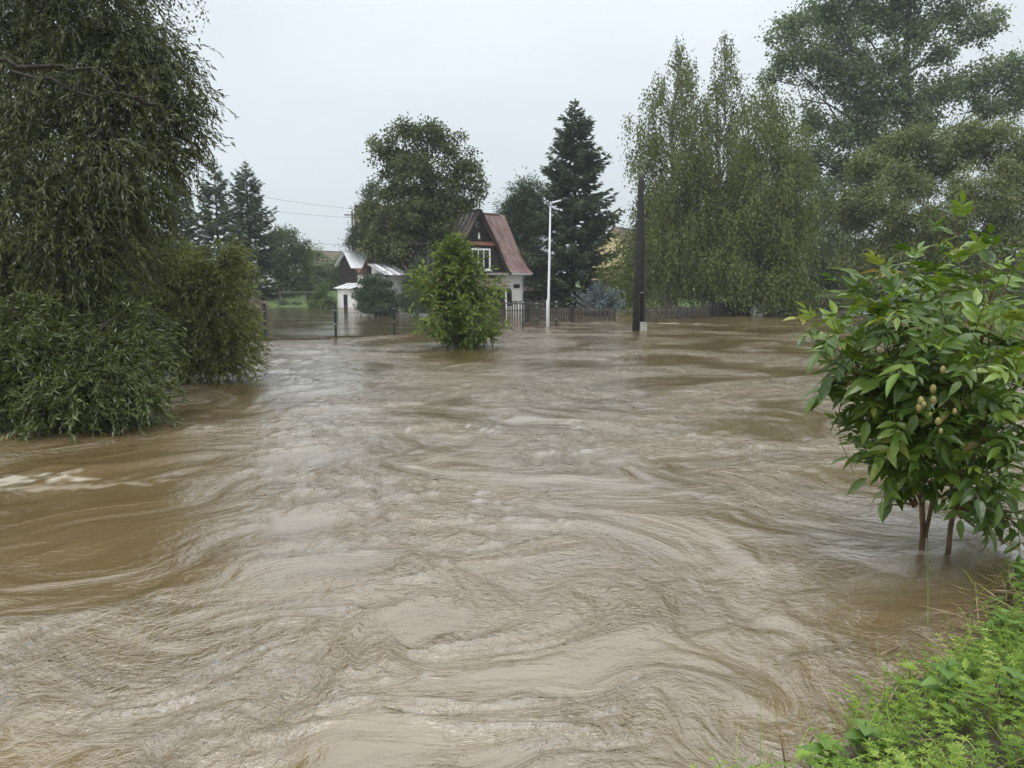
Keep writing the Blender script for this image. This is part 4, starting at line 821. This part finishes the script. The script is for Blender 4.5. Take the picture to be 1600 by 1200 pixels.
willow('willow_tree', at(28, 560, 14.4) * np.array([1, 1, 0]) + np.array([0, 0, -.4]), tops, lobes_px(WL, d), 'willow', 'big dark willow filling the upper left corner', 7200, (.12, .028), np.array([.2, 0, -.25]), r0=.17, lim=[(curve(at(-90, 80, 13.2), at(180, 132, 12.6), .05, .02, 9), np.linspace(.055, .014, 9)), (curve(at(20, 112, 12.9), at(240, 150, 12.5), -.05, .02, 8), np.linspace(.03, .008, 8))])
WB = [(60, 560, 80, 56, 0), (130, 600, 70, 44, -.4), (20, 620, 60, 50, -.3), (180, 560, 50, 44, .3), (205, 610, 40, 30, -.2), (90, 645, 70, 28, -.5), (30, 500, 60, 40, .4), (-50, 580, 60, 70, 0), (225, 570, 26, 30, .6), (232, 635, 16, 14, 0), (150, 530, 60, 36, .8), (205, 500, 40, 36, 1.4), (175, 655, 30, 10, -.2)]
willow('willow_bush', at(40, 640, 11.6) * np.array([1, 1, 0]) + np.array([0, 0, -.4]), [at(20, 520, 11.6), at(120, 560, 11.4), at(190, 590, 11.3)], lobes_px(WB, 11.4), 'willow_green', 'low green willow bush drooping into the water at the left edge', 1900, (.12, .034), np.array([.25, -.1, .0]), r0=.06, cat='bush', drop=.55)
WC = [(300, 450, 46, 50, 0), (345, 430, 36, 46, 0), (250, 470, 46, 50, .4), (340, 500, 46, 46, -.2), (280, 530, 50, 46, -.3), (350, 550, 40, 36, -.3), (300, 570, 60, 20, -.5), (375, 520, 20, 36, 0), (230, 420, 40, 40, .6), (372, 570, 18, 20, -.4), (355, 395, 14, 20, 0), (260, 400, 30, 30, .5)]
willow('willow_bush', at(290, 560, 17) * np.array([1, 1, 0]) + np.array([0, 0, -.4]), [at(300, 440, 17), at(345, 420, 17), at(250, 440, 17.3)], lobes_px(WC, 17), 'willow_bush', 'olive willow bush leaning over the water left of the wire fence', 1900, (.125, .030), np.array([.35, 0, .3]), r0=.06, cat='bush', drop=.6)

# ------------------------------------------------------------------ pinnate shrubs
def leaflet(o, ax, nrm, L, W, droop=.18, cheap=False):
    ax = ax / np.linalg.norm(ax); nrm = nrm - ax * np.dot(ax, nrm); nrm /= np.linalg.norm(nrm); sd = np.cross(nrm, ax)
    if cheap:
        m_ = o + ax * L * .5; return np.array([o, m_ - sd * W / 2 + nrm * W * .12, o + ax * L - nrm * L * droop, m_ + sd * W / 2 + nrm * W * .12]), np.array([[0, 3, 2, 1]])
    ts = np.array([0, .16, .42, .74, 1.]); ws = np.array([.12, .76, 1., .56, .02]) * W / 2
    V = []
    for t, w in zip(ts, ws):
        c = o + ax * L * t - nrm * L * droop * t * t
        V += [c - sd * w + nrm * w * .28, c, c + sd * w + nrm * w * .28]
    F = []
    for i in range(4):
        a = 3 * i; F += [(a, a + 1, a + 4, a + 3), (a + 1, a + 2, a + 5, a + 4)]
    return np.array(V), np.array(F)
def compound_leaf(nl, L, W, rachis, cheap=False):
    Vs, Fs = [], []; k = 0
    def put(V, F):
        nonlocal k; Vs.append(V); Fs.append(F + k); k += len(V)
    pts = [np.array([rachis * t, rng.normal() * .004, -rachis * .30 * t * t]) for t in (0, .35, .7, 1)]
    V, F = tubes([(np.array(pts), np.array([.004, .0035, .003, .002]) * rachis / .3)], 3); put(V, F)
    pairs = (nl - 1) // 2
    for i in range(pairs):
        t = .45 + .5 * i / max(pairs, 1); o = np.array([rachis * t, 0, -rachis * .30 * t * t])
        for sg in (-1, 1):
            put(*leaflet(o, np.array([.65 + rng.normal() * .1, sg * 1.0, -.22 + rng.normal() * .18]), np.array([rng.normal() * .2, rng.normal() * .2, 1]), L * rng.uniform(.8, 1.1), W * rng.uniform(.85, 1.1), rng.uniform(.1, .35), cheap))
    put(*leaflet(pts[-1], np.array([1, rng.normal() * .12, -.45]), np.array([0, rng.normal() * .2, 1]), L * 1.15, W * 1.1, rng.uniform(.15, .4), cheap))
    return np.concatenate(Vs), np.concatenate(Fs)
def pinnate_shrub(name, base, shoots, node, L, W, rachis, mats, label, cat, nl=5, side=.55, start=.25, group=None, nobj=300, stem_r=.02, trunks=(), leaf_clear=.03, low=0., cheap=False):
    """shoots: polylines; pairs of compound leaves at each node, twigs between"""
    base = np.asarray(base, float); root = empty(name, tuple(base), 0, label, cat, group)
    variants = [compound_leaf(nl if v % 3 else nl + 2, L, W, rachis, cheap) for v in range(8)]
    lines = []; fr = []
    for P in shoots:
        P = np.asarray(P, float); n = len(P); seg = np.linalg.norm(np.diff(P, axis=0), axis=1); cum = np.concatenate([[0], np.cumsum(seg)]); tot = cum[-1]
        lines.append((P, np.linspace(stem_r, stem_r * .18, n)))
        s = tot * start + rng.uniform(0, node); k = rng.integers(2)
        while s < tot:
            c = np.array([np.interp(s, cum, P[:, j]) for j in range(3)]); c2 = np.array([np.interp(min(s + .02, tot), cum, P[:, j]) for j in range(3)]); T = c2 - c if s < tot - .03 else P[-1] - P[-2]
            T = T / np.linalg.norm(T); a0 = k * math.pi / 2 + rng.normal() * .35; k += 1
            x1 = np.cross(T, [0, 0, 1.]) if abs(T[2]) < .97 else np.array([1., 0, 0]); x1 /= np.linalg.norm(x1); y1 = np.cross(T, x1)
            for q in (0, math.pi):
                if rng.random() < .1: continue
                o = x1 * math.cos(a0 + q) + y1 * math.sin(a0 + q)
                age = s / tot; d = unit(o + T * (.25 + .75 * age ** 3) + np.array([0, 0, .1])); fr.append((c, d, .5 + .55 * rng.random() if age < .9 else .45 + .2 * rng.random()))
            s += node * rng.uniform(.75, 1.25)
        fr.append((P[-1], unit(P[-1] - P[-2]), .55))
    V, F = tubes(lines, 6); link('stems', np_mesh('stems', V - base, F, smooth=True), mats[0], root)
    for t in trunks: V, F = tubes([t], 9); link('trunk', np_mesh('trunk', V - base, F, smooth=True), mats[0], root)
    camp = np.array([0, 0, CAM_H]); fr = [f for f in fr if f[0][2] > (leaf_clear if f[0][0] > base[0] + .35 else max(leaf_clear, low))]; fr.sort(key=lambda f: np.linalg.norm(f[0] - camp))
    meshes = []
    for V, F in variants: me = np_mesh('leaf', V, F, smooth=False); me.materials.append(mats[1]); meshes.append(me)
    rest = []
    for i, (c, d, sz) in enumerate(fr):
        v = rng.integers(8); X = d; up = unit(np.array([0, 0, 1.]) + rng.normal(size=3) * .28); Yv = unit(np.cross(up, X)); Zv = np.cross(X, Yv); A = np.stack([X, Yv, Zv], 1)
        sc = sz * rng.uniform(.8, 1.15)
        if i < nobj:
            o = link('leaf', meshes[v], None, root); mm = Matrix.Identity(4)
            for a in range(3):
                for b in range(3): mm[a][b] = A[a, b] * sc
                mm[a][3] = c[a] - base[a]
            o.matrix_local = mm
        else:
            V, F = variants[v]; rest.append(((V * sc) @ A.T + c - base, F, np.full(len(F), rng.random())))
    if rest: V, F, r = merge_quads(rest); link('foliage', np_mesh('foliage', V, F, r), mats[2], root, 'stuff')
    return root, len(fr)
def shoot(a, b, bend=.15, n=8):
    a = np.asarray(a, float); b = np.asarray(b, float); t = np.linspace(0, 1, n)[:, None]
    h = b - a; P = a + h * np.concatenate([t ** 1.25, t ** 1.25, t ** .85], 1)
    P[1:-1] += rng.normal(size=(n - 2, 3)) * .02 * np.linalg.norm(h); return P
# bright bush mid-stream
b0 = ground(719, 543); H = pxm(173, b0[1]); Rr_ = pxm(84, b0[1]); sh_ = []
for k in range(165):
    t = rng.random(); a = rng.uniform(0, 2 * np.pi); z = H * (.10 + .88 * t); rr = Rr_ * float(np.interp(t, [0, .2, .45, .65, .82, 1], [.84, .95, .98, .86, .58, .2])) * (rng.random() ** .6) * 1.05
    zz = z * .35 if t > .3 else .05
    sh_.append(shoot(b0 + np.array([rng.normal() * .12, rng.normal() * .12, zz]), b0 + np.array([rr * math.cos(a) - .15 * t, rr * math.sin(a), z])))
tk = [(curve(b0 + np.array([0, 0, -.5]), b0 + np.array([-.1, 0, H * .8]), 0, .01, 7), np.linspace(.06, .02, 7)), (curve(b0 + np.array([.15, .1, -.5]), b0 + np.array([.4, 0, H * .6]), 0, .01, 7), np.linspace(.05, .02, 7))]
pinnate_shrub('bush', b0, sh_, .17, .19, .10, .27, (M['stem_red'], M['maple_young_obj'], M['maple_young']), 'bright green leafy bush standing alone in the flood before the house', 'bush', stem_r=.012, trunks=tk, start=.2, cheap=True)
# sapling at the left willow bush
b0 = ground(387, 548); sh_ = [shoot(b0 + np.array([0, 0, -.3]), at(384, 428, b0[1]))] + [shoot(b0 + np.array([0, 0, .35 + .2 * k]), at(384 + dx_, py_, b0[1] + dz_)) for k, (dx_, py_, dz_) in enumerate(((16, 520, 0), (-12, 500, .3), (18, 470, -.2), (-10, 455, 0), (14, 450, .2), (22, 500, .1)))]
pinnate_shrub('sapling', b0, sh_, .22, .15, .06, .24, (M['stem_red'], M['maple_young_obj'], M['maple_young']), 'thin yellow-green sapling at the right edge of the olive willow bush', 'sapling', stem_r=.012, start=.4)
# big shrub at the right
b1 = ground(1440, 858); b2 = ground(1480, 862)
sh_ = []
RS = [(1500, 352, 6.0), (1420, 400, 5.9), (1375, 425, 5.7), (1460, 375, 6.3), (1545, 395, 5.8), (1590, 410, 5.6), (1350, 470, 5.6), (1300, 500, 5.3), (1320, 450, 5.9), (1400, 470, 5.2), (1470, 450, 5.2), (1540, 470, 5.1), (1600, 480, 5.1), (1345, 540, 5.6), (1310, 570, 5.8), (1390, 560, 5.2), (1450, 540, 5.0), (1520, 560, 4.9), (1590, 570, 4.9), (1350, 620, 5.6), (1400, 640, 5.3), (1470, 640, 5.1), (1540, 650, 5.0), (1600, 660, 5.0), (1330, 665, 5.9), (1380, 700, 5.7), (1440, 720, 5.4), (1510, 730, 5.2), (1580, 740, 5.2), (1370, 760, 5.8), (1560, 800, 5.4), (1610, 820, 5.4), (1355, 790, 6.1), (1575, 830, 5.5), (1600, 780, 6.2), (1650, 500, 5.8), (1680, 600, 5.6), (1700, 700, 5.8), (1650, 420, 6.0), (1560, 500, 6.6), (1480, 500, 6.8), (1420, 520, 6.8), (1400, 620, 6.8), (1500, 640, 7.0), (1570, 620, 6.9), (1460, 700, 6.8), (1540, 720, 6.8), (1270, 505, 5.5), (1690, 800, 5.8), (1360, 500, 6.2), (1430, 450, 6.2), (1500, 420, 6.2), (1560, 430, 6.4), (1420, 590, 5.6), (1500, 500, 5.6), (1560, 600, 5.6), (1480, 580, 6.2), (1390, 580, 6.2), (1550, 680, 5.9), (1490, 690, 5.8), (1420, 680, 6.0), (1330, 610, 5.5), (1300, 540, 5.7), (1590, 520, 5.9), (1380, 730, 6.2), (1540, 780, 6.0), (1590, 860, 5.2), (1520, 790, 5.6), (1580, 700, 5.6), (1600, 760, 5.5), (1560, 740, 6.4), (1600, 600, 6.3), (1400, 450, 5.6), (1460, 420, 5.7), (1330, 520, 6.2), (1510, 600, 5.3), (1440, 650, 5.6), (1350, 700, 5.6), (1410, 750, 5.9), (1530, 830, 5.3), (1570, 850, 5.3), (1600, 800, 5.2), (1550, 760, 5.3), (1505, 770, 5.4), (1610, 870, 5.0), (1585, 810, 5.8)]
for px, py, dd in RS:
    e = at(px, py, dd); bb = b1 if px < 1470 else b2; zt = max(.38, e[2] * rng.uniform(.3, .5)); st = bb + np.array([(e[0] - bb[0]) * .18, (e[1] - bb[1]) * .18, zt])
    sh_.append(shoot(st, e))
tk = [(np.array([b1 + [0, 0, -.5], b1 + [0, 0, .15], b1 + [-.04, 0, .5], b1 + [-.1, .02, 1.1], b1 + [-.12, 0, 1.7]]), np.array([.027, .023, .020, .016, .009])), (np.array([b1 + [.02, 0, .1], b1 + [.07, 0, .5], b1 + [.12, 0, 1.1], b1 + [.2, .1, 1.9]]), np.array([.017, .016, .014, .008])),
      (np.array([b2 + [0, 0, -.5], b2 + [.01, 0, .2], b2 + [.08, 0, .8], b2 + [.15, .05, 1.6], b2 + [.2, 0, 2.2]]), np.array([.024, .020, .017, .014, .008]))]
M['shrub_obj'] = leaf_mat('shrub_single_leaf', [(0, (.040, .080, .012)), (.5, (.090, .155, .022)), (.93, (.18, .265, .045)), (.985, (.25, .28, .06)), (1, (.22, .16, .06))], .30, .30, obj=True, spec=.55)
M['shrub'] = leaf_mat('shrub_leaf', [(0, (.040, .080, .012)), (.5, (.090, .155, .022)), (.93, (.18, .265, .045)), (.985, (.25, .28, .06)), (1, (.22, .16, .06))], .30, .30, spec=.55)
root, nlf = pinnate_shrub('leafy_shrub', b1, sh_, .125, .170, .070, .27, (M['stem_red'], M['shrub_obj'], M['shrub']), 'large glossy green shrub rising from the water on the right', 'shrub', stem_r=.011, trunks=tk, start=.3, low=.62)
print('shrub leaves', nlf)
# papery seed pods in the shrub
M['pod'] = noise_mat('pod', (.15, .15, .045), (.30, .24, .09), 20, .6, bump=.2, dist=.004)
for k in range(10):
    c = at(1452 + rng.normal() * 15, 640 + rng.normal() * 17, 4.85 + rng.random() * .25) - b1; r_ = rng.uniform(.011, .021)
    m = MB(); m.tube([tuple(c + np.array([0, 0, z * r_ * 1.5])) for z in (-1, -.75, -.2, .4, .85, 1)], [r_ * w for w in (.25, .75, 1, .95, .55, .12)], 8); m.build('seed_pod', M['pod'], root, True)

# ------------------------------------------------------------------ near bank: weeds, grass, straw, nettle, stalks
def bank_pts(n, x0=.8, x1=5.2, y0=1.4, y1=6.6, dmin=-.05, dmax=9):
    X = rng.uniform(x0, x1, n); Y = rng.uniform(y0, y1, n); D = shore_dist(X, Y); k = (D > dmin) & (D < dmax); X, Y = X[k], Y[k]
    return np.stack([X, Y, bank_h(X, Y)], 1), D[k]
P0, Dd = bank_pts(6200); keep = rng.random(len(P0)) < .25 + .75 * sstep(Dd, .02, .3); drift_zone = np.exp(-((P0[:, 0] - 3.3) ** 2 / .14 + (P0[:, 1] - 4.75) ** 2 / .22)); keep &= rng.random(len(P0)) > drift_zone * .93; P0 = P0[keep]; n = len(P0)
hgt = rng.uniform(.10, .25, n) * (.45 + .55 * sstep(Dd[keep], 0, .5)); lean = rng.normal(size=(n, 2)) * .09; nw = 7; pw = 5
t = (np.arange(nw) + 1) / nw
C = P0[:, None] + np.stack([lean[:, 0:1] * t ** 1.5, lean[:, 1:2] * t ** 1.5, hgt[:, None] * t], -1)
ang = np.arange(pw) * 2 * np.pi / pw + rng.uniform(0, 6, (n, nw, 1)); D = np.stack([np.cos(ang), np.sin(ang), np.broadcast_to(rng.uniform(.1, .7, (n, nw, 1)), ang.shape)], -1)
Cc = np.broadcast_to(C[:, :, None], D.shape).reshape(-1, 3); D = D.reshape(-1, 3); rv = np.clip(np.repeat(.30 + .55 * perlin(P0[:, 0] * 2.3, P0[:, 1] * 2.3, 41) + .3 * rng.random(n), nw * pw) + .35 * rng.random(len(D)) - .1, 0, 1)
w1 = leaf_quads(Cc, D, rng.uniform(.016, .034, len(D)), .0085, rv, np.broadcast_to([0, 0, 1.], D.shape))
Pg, Dg = bank_pts(2600, dmin=-.12); n = len(Pg); tt = []
d0 = unit(np.stack([rng.normal(size=n) * .4, rng.normal(size=n) * .4, np.ones(n)], 1)); bend = rng.normal(size=(n, 3)) * [.6, .6, 0] + [0, 0, -.55]; L = rng.uniform(.12, .38, n)[:, None]; q = Pg.copy(); sd = unit(np.cross(d0, rdir(n))); wv = .0035
Vs = []; 
for i in range(5):
    s_ = i / 4; c = Pg + d0 * L * s_ + bend * L * .55 * s_ * s_; w_ = wv * (1 - s_) ** .6 + .0004; Vs += [c - sd * w_, c + sd * w_]
V = np.stack(Vs, 1).reshape(-1, 3); base_i = np.arange(n)[:, None, None] * 10; F = (base_i + np.array([[2 * i, 2 * i + 1, 2 * i + 3, 2 * i + 2] for i in range(4)])[None]).reshape(-1, 4)
Pl, Dl = bank_pts(900, dmin=.05); nl_ = len(Pl); Pl[:, 2] += rng.uniform(.03, .2, nl_); ll = rng.uniform(.035, .10, nl_)
w2 = leaf_quads(Pl, np.stack([rng.normal(size=nl_), rng.normal(size=nl_), rng.uniform(-.3, .5, nl_)], 1), ll, ll * rng.uniform(.35, .6, nl_), rng.random(nl_) * .8, unit(np.stack([rng.normal(size=nl_) * .3, rng.normal(size=nl_) * .3, np.ones(nl_)], 1)))
V, F, r = merge_quads([w1, w2, (V, F, np.repeat(rng.random(n), 4))])
tag(link('bank_weeds', np_mesh('bank_weeds', V, F, r), M['weed']), 'fresh green weeds and grass covering the near river bank', 'weeds', kind='stuff')
# washed-up straw
n = 900; X = 3.3 + rng.normal(size=n) * .3; Y = 4.75 + rng.normal(size=n) * .42; k = shore_dist(X, Y) > -.12; X, Y = X[k], Y[k]; n = len(X); P = np.stack([X, Y, np.maximum(bank_h(X, Y), 0) + rng.uniform(0, .06, n)], 1)
Pb, Db = bank_pts(2600, dmin=-.10, dmax=1.2); Pb = Pb[rng.random(len(Pb)) < .3 + .6 * np.exp(-np.maximum(Db, 0) / .25)]; Pb[:, 2] = np.maximum(Pb[:, 2], 0) + rng.uniform(0, .1, len(Pb)); P = np.concatenate([P, Pb]); n = len(P)
V, F, r = leaf_quads(P, np.stack([rng.normal(size=n), rng.normal(size=n), rng.normal(size=n) * .18], 1), rng.uniform(.06, .32, n), rng.uniform(.004, .010, n), rng.random(n))
tag(link('washed_up_straw', np_mesh('washed_up_straw', V, F, r), M['straw_leaf']), 'matted brown straw and twigs washed onto the bank below the shrub', 'straw', kind='stuff')
def stick(pts, rad, label, name='dry_stalk', cat='stalk', mat='straw', group=None): 
    return tag(MB().tube([tuple(p) for p in pts], rad, 6).build(name, M[mat], None, True), label, cat, group)
def bz(px, py, up=0.0):                             # a spot on the bank or water seen at px, py
    g = ground(px, py); 
    for _ in range(6): g = ground(px, py, max(0., float(bank_h(np.array([g[0]]), np.array([g[1]]))[0])))
    return g + np.array([0, 0, up])
stick([ground(1352, 1040) + [0, 0, .012], ground(1378, 1026) + [0, 0, .018], ground(1405, 1013) + [0, 0, .012]], [.006, .007, .004], 'pale straw stalk floating on the brown water off the bank', 'floating_stalk')
a = bz(1230, 1235); stick([a, a + [-.01, .02, .12], a + [-.035, .03, .27]], [.005, .004, .003], 'dark dried weed stalk at the bottom of the frame', 'dead_stalk', 'stalk', 'stem_red')
stick([bz(1490, 1003), bz(1528, 985, .05), bz(1522, 930, .10)], [.006, .006, .004], 'forked pale twig sticking up from the straw at the waterline', 'twig', 'twig')
stick([bz(1545, 1135), bz(1545, 1130, .12), bz(1556, 1115, .16), bz(1560, 1150, .03)], [.006, .005, .005, .004], 'bent brown dead reed among the weeds', 'bent_reed', 'reed', 'straw')
stick([ground(1445, 890) + [0, 0, .3], ground(1448, 935) + [0, 0, .12], ground(1450, 1005) + [0, 0, -.02]], [.003, .003, .002], 'thin green tendril trailing down into the water below the shrub', 'trailing_stem', 'stem', 'nettle')
e1 = at(1322, 600, 5.6); stick([e1 + [.35, 0, .3], e1 + [.1, 0, .12], e1, e1 + [-.04, 0, -.2], e1 + [-.02, 0, -.42], e1 + [.1, 0, -.68]], [.004, .004, .005, .004, .003, .002], 'dead vine dangling from the left side of the large shrub', 'dead_vine', 'vine', 'stem_red')
# broad-leaved plants
def broad_plant(c, n, L, W, label, h=.25, group=None):
    r = empty('broad_leaved_weed', tuple(c), 0, label, 'plant', group); MB().tube([(0, 0, -.05), (.01, 0, h * .5), (0, .01, h)], [.005, .004, .003], 6).build('stem', M['weed'] if False else M['nettle'], r)
    for k in range(n):
        a = k * 2.4; z = h * (.35 + .65 * k / n); V, F = leaflet(np.array([0, 0, z]), np.array([math.cos(a), math.sin(a), .25]), np.array([0, 0, 1.]), L * rng.uniform(.7, 1.1) * (1.1 - .4 * k / n), W, .3); link('leaf', np_mesh('leaf', V, F), M['nettle'], r)
broad_plant(bz(1475, 1120), 9, .14, .075, 'pale broad-leaved weed standing highest in the bank weeds', .26)
broad_plant(bz(1290, 1205), 8, .12, .07, 'broad-leaved weed at the bottom edge left of the bank weeds', .16)
broad_plant(bz(1350, 1190), 8, .12, .08, 'light green broad-leaved weed at the bottom of the bank', .18)
broad_plant(bz(1575, 1120), 8, .10, .06, 'broad-leaved weed at the right edge of the bank', .24)
broad_plant(bz(1560, 1010), 9, .10, .055, 'broad-leaved weed beside the washed-up straw', .22)
broad_plant(bz(1590, 940), 9, .11, .05, 'leafy weed under the shrub at the right edge', .28)

# ------------------------------------------------------------------ rainy air
hz = bpy.data.materials.new('haze'); hz.use_nodes = True; ht = hz.node_tree; ht.nodes.clear()
ho = ht.nodes.new('ShaderNodeOutputMaterial'); hv = ht.nodes.new('ShaderNodeVolumePrincipled'); hv.inputs['Color'].default_value = (.86, .93, 1, 1); hv.inputs['Density'].default_value = .0006; hv.inputs['Anisotropy'].default_value = .3
ht.links.new(hv.outputs[0], ho.inputs['Volume'])
tag(MB().box(-405, 405, -105, 505, -4, 42).build('haze', hz), 'thin grey rainy haze filling the air', 'haze', kind='stuff')
